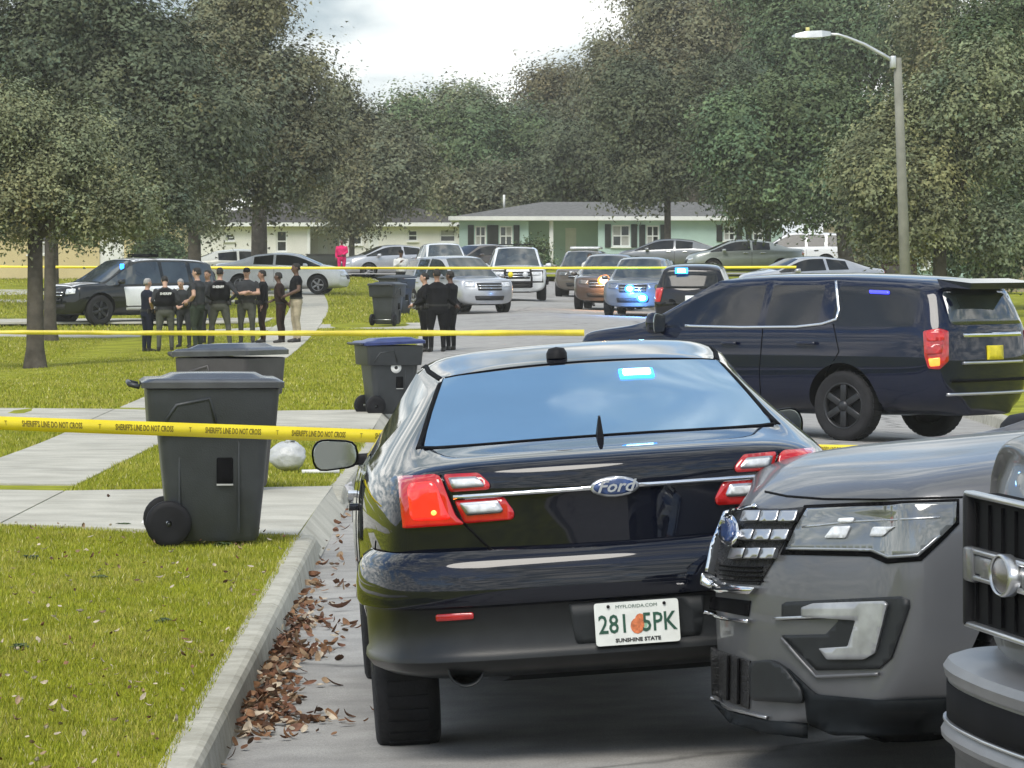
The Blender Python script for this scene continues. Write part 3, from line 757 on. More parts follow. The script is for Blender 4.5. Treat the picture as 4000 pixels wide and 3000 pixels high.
def suv_spec(**k):
    sp = dict(wb_len=2.86, wheel_r=0.37, arch=0.43, tuck=0.05, shoulder=0.13, raildrop=0.10, railtop=0.03,
        W=[(-1.1, 0.90), (-0.8, 0.96), (0.0, 0.99), (2.86, 0.99), (3.4, 0.95), (3.7, 0.86), (3.88, 0.74)],
        zb=[(-1.1, 0.36), (0, 0.26), (2.9, 0.25), (3.88, 0.30)], zm=[(-1.1, 0.70), (0, 0.68), (3, 0.66), (3.88, 0.58)],
        zbelt=[(-1.1, 1.12), (0.5, 1.12), (2.6, 1.06), (3.4, 1.03), (3.88, 0.95)],
        zt=[(-1.1, 1.62), (-0.7, 1.74), (0.4, 1.79), (1.4, 1.79), (1.75, 1.74), (2.65, 1.16), (3.3, 1.10), (3.7, 1.04), (3.88, 0.97)],
        wr=[(-1.1, 0.70), (0.4, 0.72), (1.75, 0.69), (2.65, 0.82)],
        rp=[(0.3, 0.10), (0.5, -0.04), (0.75, -0.02), (1.1, 0.02), (1.5, 0.20), (1.65, 0.30)], rc=0.16,
        fp=[(0.3, 0.08), (0.5, 0.0), (0.8, 0.03), (0.92, 0.10), (0.97, 0.16)], fc=0.30, side=[(-0.75, -0.05), (0.05, 0.85), (0.93, 2.65)], wsr=(1.75, 2.65), bl=(-9, -8))
    sp['st'] = [dict(y=-1.1, k='c', zi=1.57), dict(y=-0.75, k='c'), dict(y=-0.05, k='c'), dict(y=0.05, k='c'), dict(y=0.85, k='c'), dict(y=0.93, k='c'), dict(y=1.4, k='c'), dict(y=1.75, k='c'),
                dict(y=2.65, k='c', zr=1.085, wi=0.76, zi=1.12), dict(y=3.1, k='h'), dict(y=3.55, k='h'), dict(y=3.86, k='h')]
    sp.update(k); return sp
# ------------------------------------------------------------------ the dark sedan in front (seen from behind)
def oval(cx, cz, a, b, n=24): return [(cx + a * math.cos(2 * math.pi * i / n), cz + b * math.sin(2 * math.pi * i / n)) for i in range(n)]
def put_text(car, txt, size, cx, cz, kind, m, name='lettering', shear=0.0, off=0.006, parent=None, sx=1.0, bold=0.0, rays=None, bvh=None):
    """letters laid on the body panel behind them"""
    me = text_mesh(txt, size, 0.0, shear, bold=bold); rays = rays or ray_axis(kind); sgn = {'rear': 1, 'front': -1, 'left': -1, 'right': 1}[kind]
    bv = bvh or car.bvh
    o, d = rays(cx, cz); h = bv.ray_cast(o, d)
    if h[0] is None: return None
    for v in me.vertices:
        a, b = v.co.x * sx * sgn, v.co.y
        if kind in ('rear', 'front'): p = Vector((cx + a, h[0].y, cz + b))
        else: p = Vector((h[0].x, cx + a, cz + b))
        # follow the tilt of the panel
        nn = h[1] if h[1].dot(d) < 0 else -h[1]
        dv = p - h[0]; p = p + d * (-(dv.dot(nn)) / d.dot(nn)) - d * off
        v.co = p
    me.materials.clear(); me.materials.append(m); o_ = link(name, me, parent or car.root); return o_
M_ink = mat('black_ink', (0.02, 0.02, 0.02), 0.6, var=0.2, scale=9)
M_inkw = mat('white_ink', (0.8, 0.8, 0.78), 0.6, var=0.08, scale=9)
M_fordblue = mat('badge_blue', (0.02, 0.05, 0.16), 0.15, var=0.15, scale=9, coat=1.0)
M_plast = mat('bumper_plastic', (0.016, 0.018, 0.020), 0.45, var=0.15, scale=10, bump=0.12, bscale=300, spec=0.3)
YAW_F = R(2.9)
ford = thing('sedan', 'dark navy black unmarked police sedan in front, rear lamp lit red', 'car', (0.400, 18.43, -0.030), YAW_F, ry=R(-3.8))
fsp = sedan_spec(
    W=[(-1.13, 0.78), (-0.9, 0.85), (-0.45, 0.945), (0.0, 0.968), (1.4, 0.955), (2.87, 0.96), (3.5, 0.90), (3.85, 0.80), (4.0, 0.72)],
    zb=[(-1.13, 0.40), (-0.6, 0.30), (0, 0.22), (3, 0.20), (3.6, 0.22), (4.0, 0.28)],
    zbelt=[(-1.13, 1.05), (-0.4, 1.13), (0.5, 1.11), (1.5, 1.07), (2.95, 1.00), (3.5, 0.90), (4.0, 0.70)],
    zt=[(-1.13, 1.155), (-0.9, 1.185), (-0.36, 1.21), (0.5, 1.475), (1.2, 1.54), (1.8, 1.53), (2.12, 1.475), (2.98, 1.10), (3.5, 1.02), (3.85, 0.90), (4.0, 0.78)],
    rp=[(0.25, 0.12), (0.42, 0.03), (0.62, 0.0), (0.74, 0.05), (1.0, 0.0), (1.10, 0.01), (1.17, 0.05)])
fsp['st'][2].update(zr=1.16, zi=1.195); fc = build_shell(fsp, ford, P_navy, M_glass)
for o_ in fc.parts['rear_window']: o_.data.materials[0] = M_skyglass
add_wheels(fc, 'dark', 0.255, inset=0.03)
# bumper: painted upper half and grey lower half, swept round the tail
half = smooth_path([(0.962, -0.43), (0.955, -0.62), (0.915, -0.80), (0.84, -0.96), (0.69, -1.055), (0.45, -1.105), (0.0, -1.125)], 4)
path = mirror_path(half)
mb = MB(); v_, f_ = sweep(path, [(-0.05, 0.84), (-0.012, 0.815), (0.010, 0.78), (0.020, 0.71), (0.024, 0.655), (0.018, 0.638), (-0.004, 0.628)]); mb.add(v_, f_, 0, True)
bump_o = mb.build('bumper', P_navy, ford); bump_o.data.set_sharp_from_angle(angle=R(40))
mb = MB(); v_, f_ = sweep(path, [(-0.004, 0.628), (-0.012, 0.60), (-0.014, 0.47), (-0.004, 0.455), (0.000, 0.43), (-0.02, 0.40), (-0.07, 0.375), (-0.20, 0.35), (-0.5, 0.345)]); mb.add(v_, f_, 0, True)
val = mb.build('lower_bumper', mat('bumper_satin_black', (0.010, 0.011, 0.012), 0.28, var=0.15, scale=10, bump=0.05, bscale=300, spec=0.35), ford); val.data.set_sharp_from_angle(angle=R(35))
vb = BVHTree.FromPolygons([v.co.copy() for v in val.data.vertices] + [v.co.copy() for v in bump_o.data.vertices], [tuple(p.vertices) for p in val.data.polygons] + [tuple(k + len(val.data.vertices) for k in p.vertices) for p in bump_o.data.polygons])
RR = ray_axis('rear'); RL = ray_axis('left'); RRt = ray_axis('right'); RF = ray_axis('front'); RT = ray_axis('top')
# lamps: lit red outer block on the quarter, reverse and brake segments on the lid
outer = round_poly([(-0.80, 1.115), (-0.645, 1.125), (-0.595, 0.965), (-0.56, 0.935), (-0.80, 0.93)], 0.02)
decal(fc, 'tail_lamp', [(x if x > -0.79 else -0.795, z) for x, z in outer], RR, M_redlit, 0.004, 0.012, 0.03)
decal(fc, 'tail_lamp', [(-x if x > -0.79 else 0.795, z) for x, z in outer], RR, M_redlit, 0.004, 0.012, 0.03)
for s in (-1, 1):
    if s < 0:
        decal(fc, 'lamp_segment', round_poly([(-0.765, 1.095), (-0.665, 1.105), (-0.628, 0.985), (-0.61, 0.955), (-0.765, 0.955)], 0.03), RR, M_redhot, 0.014, 0.003, 0.03)
        decal(fc, 'lamp_bulb', oval(-0.675, 0.985, 0.010, 0.010, 12), RR, M_amber, 0.018, 0.006, 0.02)
    for (rim_o, lens) in (([(-0.632, 1.125), (-0.50, 1.125), (-0.462, 1.085), (-0.465, 1.062), (-0.612, 1.059)], [(-0.615, 1.112), (-0.51, 1.112), (-0.482, 1.083), (-0.485, 1.074), (-0.60, 1.071)]),
                          ([(-0.598, 1.027), (-0.415, 1.033), (-0.378, 0.972), (-0.383, 0.945), (-0.565, 0.938)], [(-0.58, 1.017), (-0.437, 1.021), (-0.418, 0.981), (-0.428, 0.973), (-0.555, 0.968)])):
        a = decal(fc, 'lamp_surround', round_poly([(x * -s, z) for x, z in rim_o], 0.012), RR, M_red, 0.003, 0.006, 0.025)
        b = decal(fc, 'lamp_frame', round_poly([(x * -s, z) for x, z in lens], 0.008), RR, M_satin, 0.008, 0.007, 0.025)
        cx = sum(x for x, z in lens) / 5; cz = sum(z for x, z in lens) / 5
        decal(fc, 'lamp_lens', round_poly([((cx + (x - cx) * 0.86) * -s, cz + (z - cz) * 0.66) for x, z in lens], 0.006), RR, M_white_l, 0.014, 0.004, 0.02)
# bright strip and badge
decal(fc, 'chrome_strip', strip([(-0.60, 1.038), (-0.3, 1.043), (0, 1.045), (0.3, 1.043), (0.60, 1.038)], 0.017), RR, M_chrome, 0.006, 0.010, 0.04)
bd = decal(fc, 'badge', oval(0, 1.045, 0.092, 0.038), RR, M_satin, 0.012, 0.010, 0.02)
decal(fc, 'badge_face', oval(0, 1.045, 0.080, 0.029), RR, M_fordblue, 0.020, 0.005, 0.02, parent=bd)
put_text(fc, 'Ford', 0.062, 0, 1.046, 'rear', M_satin, shear=0.35, off=0.034, parent=bd, sx=1.15, bold=0.0012)
# boot lid gap
decal(fc, 'panel_gap', strip([(-0.645, 1.125), (-0.585, 0.955), (-0.49, 0.850), (-0.455, 0.822), (-0.40, 0.815), (0, 0.818), (0.40, 0.815), (0.455, 0.822), (0.49, 0.850), (0.585, 0.955), (0.645, 1.125)], 0.008), RR, M_seam, 0.0005, 0.002, 0.04)
# recessed plate pocket, plate and lettering
VB = Car(); VB.bvh = vb; VB.root = ford
decal(VB, 'plate_pocket', round_poly([(-0.21, 0.622), (0.31, 0.622), (0.285, 0.47), (-0.185, 0.47)], 0.02), RR, M_plast, 0.002, 0.004, 0.04)
pl = MB(); pl.prism(round_poly([(-0.158, -0.080), (0.158, -0.080), (0.158, 0.080), (-0.158, 0.080)], 0.012), -1.150, -1.142, 0, 'y', Matrix.Translation((0.045, 0, 0.538)))
plo = pl.build('number_plate', M_plate, ford)
def plate_text(txt, size, x, z, m, sx=1.0, bold=0.0):
    me = text_mesh(txt, size, bold=bold)
    for v in me.vertices: v.co = Vector((0.045 + x + v.co.x * sx, -1.152, 0.538 + z + v.co.y))
    me.materials.clear(); me.materials.append(m); return link('lettering', me, plo)
plate_text('281', 0.098, -0.088, -0.004, M_plateg, 0.80, 0.0012); plate_text('5PK', 0.098, 0.082, -0.004, M_plateg, 0.80, 0.0012)
plate_text('MYFLORIDA.COM', 0.018, 0.0, 0.062, M_plateg, 1.1); plate_text('SUNSHINE STATE', 0.019, 0.0, -0.063, M_ink, 1.15, 0.0008)
M_orangef = mat('printed_orange', (0.55, 0.16, 0.06), 0.6, var=0.35, scale=60); M_leafp = mat('printed_green', (0.25, 0.45, 0.3), 0.6, var=0.2, scale=60)
for (x, z, r, m_) in ((0.0, -0.012, 0.026, M_orangef), (0.012, 0.010, 0.020, M_orangef), (0.020, -0.006, 0.019, M_leafp)):
    o_ = MB(); o_.add([(0.045 + x + r * math.cos(a * 0.524), -1.1515 + (0.0004 if m_ is M_leafp else 0) - r * 0.01, 0.538 + z + r * 1.15 * math.sin(a * 0.524)) for a in range(12)], [tuple(range(12))]); o_.build('printed_fruit', m_, plo)
for x in (-0.105, 0.105):
    o_ = MB(); o_.lathe([(0.0065, -1.150), (0.006, -1.156), (0.0005, -1.157)], 8, 0, 'y', Matrix.Translation((0.045 + x, 0, 0.538 + 0.066))); o_.build('plate_screw', M_well, plo)
# reflectors and exhausts
for s in (-1, 1):
    decal(VB, 'reflector', round_poly([(s * 0.70, 0.612), (s * 0.56, 0.614), (s * 0.56, 0.588), (s * 0.70, 0.585)], 0.008), RR, M_red, 0.002, 0.005, 0.03)
    ex = MB(); M_ = Matrix.Translation((s * 0.60, -0.98, 0.40))
    ex.lathe([(0.062, 0.25), (0.062, -0.06), (0.070, -0.065), (0.070, -0.05), (0.056, 0.15), (0.001, 0.2)], 20, 0, 'y', M_); ex.build('exhaust', M_plast, ford)
# roof: rack ditch strips, aerials, roof camera puck
for s in (-1, 1):
    decal(fc, 'roof_strip', strip([(s * 0.57, 0.56), (s * 0.605, 1.0), (s * 0.61, 1.5), (s * 0.585, 2.05)], 0.018), RT, M_seam, 0.001, 0.004, 0.08)
an = MB(); an.lathe([(0.060, 0), (0.060, 0.02), (0.045, 0.04), (0.001, 0.046)], 16, 0, 'z', Matrix.Translation((-0.08, 0.72, 1.492)) @ Matrix.Diagonal((0.72, 1, 1, 1))); an.build('roof_puck', M_well, ford)
an = MB(); an.add([(-0.014, -0.47, 1.195), (0.014, -0.47, 1.195), (0.014, -0.36, 1.20), (-0.014, -0.36, 1.20), (-0.004, -0.475, 1.285), (0.004, -0.475, 1.285), (0.004, -0.455, 1.29), (-0.004, -0.455, 1.29)], [(0, 1, 5, 4), (1, 2, 6, 5), (2, 3, 7, 6), (3, 0, 4, 7), (4, 5, 6, 7)]); an.build('shark_fin_aerial', M_well, ford)
# flashing light behind the rear glass, hinge dots of the glass
fl = decal(fc, 'flasher', round_poly([(0.145, 0.275), (0.285, 0.275), (0.285, 0.375), (0.145, 0.375)], 0.012), RT, M_blue, 0.002, 0.006, 0.03)
decal(fc, 'flasher_core', round_poly([(0.16, 0.295), (0.272, 0.295), (0.272, 0.352), (0.16, 0.352)], 0.01), RT, M_bluehot, 0.010, 0.004, 0.03, parent=fl)
# window rubber round the back glass
decal(fc, 'window_rubber', strip([(-0.695, -0.345), (-0.35, -0.385), (0, -0.395), (0.35, -0.385), (0.695, -0.345)], 0.03), RT, M_seam, 0.0005, 0.003, 0.05)
decal(fc, 'window_rubber', strip([(-0.555, 0.50), (-0.3, 0.53), (0, 0.54), (0.3, 0.53), (0.555, 0.50)], 0.016), RT, M_seam, 0.0005, 0.003, 0.05)
for s in (-1, 1): decal(fc, 'window_rubber', strip([(s * 0.705, -0.34), (s * 0.64, 0.08), (s * 0.57, 0.50)], 0.022), RT, M_seam, 0.0005, 0.003, 0.05)
# flanks: door gaps, handles, window bright trim, sill line
for ray, s in ((RL, -1), (RRt, 1)):
    for pts in ([(1.27, 0.28), (1.27, 1.04)], [(2.62, 0.28), (2.66, 0.7), (2.55, 1.0)], [(0.30, 0.72), (0.42, 0.9), (0.36, 1.06)], [(-0.43, 0.60), (-0.50, 0.80), (-0.55, 0.87)]):
        decal(fc, 'panel_gap', strip(pts, 0.008), ray, M_seam, 0.0005, 0.002, 0.06)
    for yy in (0.62, 1.62):
        decal(fc, 'door_handle', round_poly([(yy, 0.955), (yy + 0.20, 0.945), (yy + 0.20, 0.915), (yy, 0.925)], 0.012), ray, P_navy if yy < 1 else M_chrome, 0.01, 0.025, 0.04)
    decal(fc, 'sill_line', strip([(0.5, 0.33), (1.4, 0.31), (2.4, 0.32)], 0.02), ray, M_well, 0.001, 0.006, 0.1)
    decal(fc, 'window_trim', strip([(0.5, 1.085), (1.3, 1.07), (2.2, 1.03), (2.9, 1.005)], 0.014), ray, M_chrome, 0.002, 0.004, 0.1)
    decal(fc, 'headlamp', round_poly([(3.35, 0.86), (3.85, 0.72), (3.8, 0.62), (3.4, 0.76)], 0.03), ray, M_white_l, 0.003, 0.008, 0.06)
mirror_shape(fc, 2.45, 1.05, 0.215, 0.15, 0.03)
# ------------------------------------------------------------------ grey patrol SUV nosing in from the right
M_mesh = mat('black_mesh', (0.008, 0.008, 0.009), 0.45, var=0.4, scale=40, bump=0.8, bscale=90)
expl = thing('sport_utility_vehicle', 'dark grey sport utility vehicle nosing in from the right behind the pickup', 'car', (4.50, 17.75, 0.0), R(105))
esp = suv_spec(zbelt=[(-1.1, 1.16), (0.5, 1.16), (2.6, 1.12), (3.2, 1.09), (3.6, 1.03), (3.9, 0.95)],
    zt=[(-1.1, 1.62), (-0.7, 1.74), (0.4, 1.79), (1.4, 1.79), (1.75, 1.74), (2.40, 1.25), (3.1, 1.19), (3.45, 1.13), (3.72, 1.055), (3.86, 1.005), (3.9, 0.985)],
    W=[(-1.1, 0.90), (-0.8, 0.96), (0.0, 0.99), (2.86, 1.0), (3.3, 0.98), (3.6, 0.94), (3.8, 0.88), (3.9, 0.82)],
    zm=[(-1.1, 0.70), (0, 0.68), (3, 0.66), (3.9, 0.62)], zb=[(-1.1, 0.36), (0, 0.26), (2.9, 0.24), (3.9, 0.215)],
    fp=[(0.21, 0.05), (0.30, 0.01), (0.45, 0.0), (0.62, 0.0), (0.82, 0.03), (0.95, 0.10), (1.0, 0.16)], fc=0.42)
esp['st'][8].update(y=2.40, zr=1.15, zi=1.20); esp.update(wsr=(1.75, 2.40), side=[(-0.75, -0.05), (0.05, 0.85), (0.93, 2.40)])
esp['st'][-1]['y'] = 3.90
ec = build_shell(esp, expl, P_grey, level=3); add_wheels(ec, 'dark', 0.25)
EV = ray_view(expl)
def eu(name, pts, m, off=0.004, thick=0.01, res=14, rnd=0, parent=None): return decal(ec, name, round_poly(pts, rnd) if rnd else pts, EV, m, off, thick, res, parent=parent)
# bonnet shut line and bright lip
eu('panel_gap', strip([(1652, 1062), (1700, 1072), (1780, 1078), (1900, 1079), (2075, 1074), (2200, 1066)], 4), M_seam, 0.0005, 0.002)
# head lamp: dark surround, lens, projectors
hs = eu('headlamp', [(1738, 1092), (1840, 1086), (2072, 1078), (2072, 1132), (2040, 1165), (1990, 1212), (1915, 1218), (1878, 1202), (1686, 1198), (1712, 1140)], M_seam, 0.001, 0.004)
hl = eu('lens', [(1746, 1100), (1850, 1093), (2066, 1085), (2064, 1128), (2034, 1158), (1984, 1202), (1922, 1207), (1884, 1192), (1700, 1189), (1722, 1140)], M_lens_d, 0.004, 0.010, parent=hs)
eu('lamp_trim', strip([(1702, 1186), (1884, 1188), (1922, 1203), (1982, 1198), (2030, 1156)], 4), M_satin, 0.012, 0.006, parent=hs)
for pts in ([(1802, 1140), (1842, 1138), (1830, 1164), (1784, 1164)], [(1890, 1140), (1940, 1138), (1925, 1148), (1912, 1160), (1882, 1160)], [(1815, 1122), (1850, 1120), (1846, 1130), (1812, 1131)]):
    eu('projector', pts, M_white_l, 0.013, 0.008, 10, 4, parent=hs)
eu('lamp_divider', strip([(1735, 1140), (1850, 1128), (2030, 1118)], 4), M_satin, 0.012, 0.004, parent=hs)
# grille: black mouth, chrome bars in blocks, mesh below
gm = eu('grille', [(1578, 1098), (1690, 1100), (1738, 1096), (1706, 1150), (1680, 1198), (1640, 1265), (1560, 1258), (1545, 1235), (1560, 1160)], M_mesh, 0.0015, 0.004, 12)
for y0, x0, x1, y1 in ((1118, 1618, 1722, 1122), (1157, 1606, 1704, 1159), (1196, 1592, 1676, 1197)):
    n = 3
    for k in range(n):
        a, b = lerp(x0 - 8, x1 + 6, k / n) + 1, lerp(x0 - 8, x1 + 6, (k + 1) / n) - 1.5
        eu('grille_bar', [(a + 4, y0 - 9), (b + 4, y0 - 10), (b - 3, y0 + 12), (a - 3, y0 + 13)], M_satin, 0.012, 0.022, 8, 3, parent=gm)
for k in range(4):
    eu('grille_slat', strip([(1560, 1222 + k * 10), (1610, 1226 + k * 10), (1650, 1226 + k * 10)], 3), M_seam, 0.008, 0.01, 10, parent=gm)
eu('grille_surround', strip([(1640, 1096), (1575, 1112), (1548, 1180), (1536, 1240)], 8), M_chrome, 0.006, 0.02, 8)
eb = eu('badge', [(1590 + 21 * math.cos(a * 0.35), 1152 + 33 * math.sin(a * 0.35)) for a in range(18)], M_chrome, 0.03, 0.02, 8)
eu('badge_face', [(1589 + 14 * math.cos(a * 0.35), 1152 + 24 * math.sin(a * 0.35)) for a in range(18)], M_fordblue, 0.052, 0.006, 8, parent=eb)
# chrome lip, number plate bar, chin
eu('chrome_lip', [(1530, 1238), (1560, 1262), (1640, 1270), (1628, 1284), (1560, 1280), (1526, 1262)], M_chrome, 0.006, 0.03, 10, 3)
eu('bumper_slot', [(1536, 1288), (1622, 1298), (1618, 1332), (1534, 1316)], M_seam, 0.002, 0.004, 10)
eu('chrome_lip', strip([(1530, 1322), (1570, 1336), (1622, 1342)], 7), M_chrome, 0.004, 0.02, 10)
M_fogin = mat('fog_lamp_insert', (0.30, 0.31, 0.32), 0.3, 0.3, var=0.25, scale=9, coat=0.6)
# C shaped fog housing
fh = eu('fog_housing', [(1690, 1306), (1700, 1300), (1945, 1288), (1965, 1296), (1966, 1310), (1928, 1420), (1900, 1445), (1765, 1448), (1690, 1372), (1785, 1370), (1812, 1342), (1812, 1336), (1690, 1340)], M_plast, 0.002, 0.006, 14)
eu('fog_insert', [(1735, 1312), (1760, 1303), (1915, 1298), (1922, 1306), (1895, 1410), (1870, 1424), (1790, 1424), (1772, 1400), (1835, 1396), (1852, 1340), (1735, 1332)], M_fogin, 0.008, 0.014, 12, 4, parent=fh)
eu('fog_trim', strip([(1676, 1336), (1760, 1332), (1836, 1332)], 6), M_satin, 0.010, 0.008, 12, parent=fh)
eu('fog_trim', strip([(1690, 1378), (1726, 1420), (1765, 1462), (1900, 1456)], 7), P_dgrey, 0.006, 0.008, 12, parent=fh)
# lower grille and skid
eu('lower_grille', [(1538, 1398), (1622, 1428), (1620, 1532), (1540, 1500)], M_mesh, 0.002, 0.006, 12)
eu('lower_slat', strip([(1578, 1416), (1577, 1512)], 4), M_seam, 0.010, 0.008, 12); eu('lower_slat', strip([(1600, 1422), (1599, 1520)], 4), M_seam, 0.010, 0.008, 12)
eu('tow_bulge', [(1626, 1428), (1670, 1424), (1700, 1440), (1738, 1490), (1740, 1520), (1628, 1512)], M_plast, 0.004, 0.025, 12, 12)
M_clad = mat('wheel_arch_cladding', (0.008, 0.010, 0.012), 0.6, var=0.2, scale=10, spec=0.12)
eu('lower_cladding', [(1700, 1440), (1765, 1500), (1900, 1512), (2090, 1508), (2090, 1580), (1800, 1585), (1745, 1560), (1740, 1500)], M_clad, 0.002, 0.012, 20, 10)
eu('lip_trim', strip([(1540, 1506), (1580, 1530), (1660, 1550)], 6), M_satin, 0.004, 0.012, 10)
eu('lower_cladding', [(1540, 1512), (1590, 1538), (1660, 1556), (1745, 1562), (1745, 1590), (1660, 1585), (1580, 1560)], M_clad, 0.002, 0.012, 14)
for ray in (RL, RRt):
    for pts in ([(0.89, 0.35), (0.89, 1.1)], [(2.35, 0.38), (2.45, 0.7), (2.42, 1.08)]): decal(ec, 'panel_gap', strip(pts, 0.008), ray, M_seam, 0.0005, 0.002, 0.06)
    for yy in (0.25, 1.15): decal(ec, 'door_handle', round_poly([(yy, 1.02), (yy + 0.2, 1.01), (yy + 0.2, 0.98), (yy, 0.99)], 0.012), ray, P_grey, 0.01, 0.025, 0.05)
mirror_shape(ec, 2.25, 1.15, 0.22, 0.17, 0.05)

# ------------------------------------------------------------------ grey pickup at the right edge
trk = thing('pickup_truck', 'dark grey pickup truck at the right edge showing its tall barred grille', 'car', (5.775, 13.42, 0.0), R(98))
tsp = suv_spec(wb_len=3.5, wheel_r=0.40, arch=0.47, tuck=0.03, archlift=0.03,
    W=[(-1.2, 0.96), (0, 1.0), (3.5, 1.0), (4.1, 0.99), (4.40, 0.97)],
    zb=[(-1.2, 0.55), (0, 0.45), (3.5, 0.45), (4.0, 0.62), (4.4, 0.70)], zm=[(-1.2, 0.85), (3.5, 0.85), (4.4, 0.90)],
    zbelt=[(-1.2, 1.34), (1.0, 1.36), (2.9, 1.36), (3.5, 1.33), (4.2, 1.26), (4.40, 1.21)],
    zt=[(-1.2, 1.36), (0.55, 1.38), (0.75, 1.88), (1.4, 1.95), (1.9, 1.94), (2.15, 1.88), (2.95, 1.48), (3.5, 1.47), (4.1, 1.43), (4.32, 1.375), (4.40, 1.30)],
    wr=[(0.75, 0.74), (2.15, 0.74), (2.95, 0.86)], fp=[(0.7, 0.02), (0.95, 0.0), (1.19, 0.01), (1.26, 0.05)], fc=0.13,
    rp=[(0.5, 0.0), (1.4, 0.0)], rc=0.05, side=[(0.75, 1.42), (1.50, 2.95)], wsr=(2.15, 2.95), bl=(0.55, 0.75), cr=[(5, 8, 12, 0.6)], ecr=[(-1, 0.7)])
tsp['st'] = [dict(y=-1.2, k='h'), dict(y=-0.8, k='h'), dict(y=0.5, k='h'), dict(y=0.55, k='c', wr=0.86, zr=1.37, wi=0.74, zi=1.375), dict(y=0.75, k='c'), dict(y=1.42, k='c'), dict(y=1.50, k='c'), dict(y=2.15, k='c'), dict(y=2.95, k='c', zr=1.39, wi=0.80, zi=1.44), dict(y=3.4, k='h'), dict(y=4.0, k='h'), dict(y=4.30, k='h'), dict(y=4.38, k='h')]
tcar = build_shell(tsp, trk, P_dgrey, level=3); add_wheels(tcar, 'alloy', 0.28)
TB = lambda name, c, d, m, bev=0.008, parent=None: (lambda mb: (mb.box(c, d, 0, None, bev), mb.build(name, m, parent or trk))[1])(MB())
# grille: frame, black panels with vertical vanes, bright bars, oval badge
gb = TB('grille', (0, 4.375, 1.01), (1.06, 0.09, 0.38), M_seam, 0.012)
for z in (1.115, 0.905):
    for k in range(7): TB('grille_vane', (-0.45 + k * 0.15, 4.424, z), (0.010, 0.012, 0.125), M_seam, 0.0, gb)
for z in (1.20, 1.04, 0.965, 0.825): TB('grille_bar', (0, 4.428, z), (1.06, 0.035, 0.016), M_satin, 0.006, gb)
TB('grille_bar', (0, 4.425, 1.003), (1.0, 0.03, 0.055), P_dgrey, 0.006, gb)
for s in (-1, 1):
    TB('grille_post', (s * 0.515, 4.424, 1.01), (0.035, 0.05, 0.38), M_well, 0.01, gb)
    TB('grille_cap', (s * 0.47, 4.435, 1.0), (0.10, 0.03, 0.10), P_dgrey, 0.008, gb)
    TB('grille_cap', (s * 0.24, 4.433, 1.0), (0.18, 0.03, 0.06), P_dgrey, 0.008, gb)
bg_ = MB(); bg_.lathe([(0.118, 4.44), (0.120, 4.465), (0.108, 4.475), (0.104, 4.468)], 28, 0, 'y', Matrix.Diagonal((1, 1, 0.50, 1)) @ Matrix.Identity(4)); bo_ = bg_.build('badge', M_satin, gb); bo_.location = (0, 0, 1.0)
bg_ = MB(); bg_.lathe([(0.104, 4.466), (0.06, 4.478), (0.001, 4.481)], 28, 0, 'y', Matrix.Diagonal((1, 1, 0.50, 1))); bf = bg_.build('badge_face', mat('badge_grey', (0.16, 0.15, 0.15), 0.25, 0.7), gb); bf.location = (0, 0, 1.0)
for s in (-1, 1):
    hl_ = decal(tcar, 'headlamp', round_poly([(s * 0.60, 1.18), (s * 0.93, 1.16), (s * 0.93, 0.86), (s * 0.60, 0.88)], 0.03), RF, M_lens_d, 0.004, 0.02, 0.06)
    decal(tcar, 'lamp_trim', strip([(s * 0.62, 0.90), (s * 0.64, 1.15)], 0.02), RF, M_chrome, 0.02, 0.012, 0.06)
decal(tcar, 'panel_gap', strip([(-0.92, 4.14), (-0.5, 4.24), (0, 4.26), (0.5, 4.24), (0.92, 4.14)], 0.012), RT, M_seam, 0.0005, 0.003, 0.08)
tp = mirror_path(smooth_path([(0.99, 4.00), (0.98, 4.22), (0.91, 4.36), (0.74, 4.45), (0.4, 4.50), (0, 4.515)], 4))[::-1]
mb = MB(); v_, f_ = sweep(tp, [(-0.22, 0.735), (-0.05, 0.725), (-0.01, 0.712), (0.005, 0.69), (0.0, 0.665), (-0.008, 0.655), (-0.008, 0.535), (0.004, 0.52), (0.012, 0.505), (0.010, 0.49), (-0.01, 0.478)]); mb.add(v_, f_, 0, True)
tb = mb.build('front_bumper', mat('bumper_silver', (0.17, 0.172, 0.18), 0.38, 0.5, var=0.08, scale=6), trk); tb.data.set_sharp_from_angle(angle=R(35))
mb = MB(); v_, f_ = sweep(tp, [(-0.01, 0.478), (-0.03, 0.44), (-0.03, 0.36), (-0.10, 0.32)]); mb.add(v_, f_, 0, True); mb.build('lower_bumper', M_plast, trk)
TBV = Car(); TBV.root = trk; TBV.bvh = BVHTree.FromPolygons([v.co.copy() for v in tb.data.vertices], [tuple(p.vertices) for p in tb.data.polygons])
decal(TBV, 'bumper_slot', round_poly([(-0.90, 0.648), (0.90, 0.648), (0.89, 0.545), (-0.89, 0.545)], 0.02), RF, M_seam, 0.001, 0.003, 0.06)
decal(TBV, 'slot_trim', strip([(-0.90, 0.538), (0, 0.538), (0.90, 0.538)], 0.012), RF, M_satin, 0.001, 0.012, 0.05)
mirror_shape(tcar, 2.4, 1.36, 0.26, 0.3, 0.1)
M_glasst = mat('blue_black_glass', (0.006, 0.008, 0.014), 0.03, 0.0, var=0.2, scale=2, spec=0.45, ior=1.55)
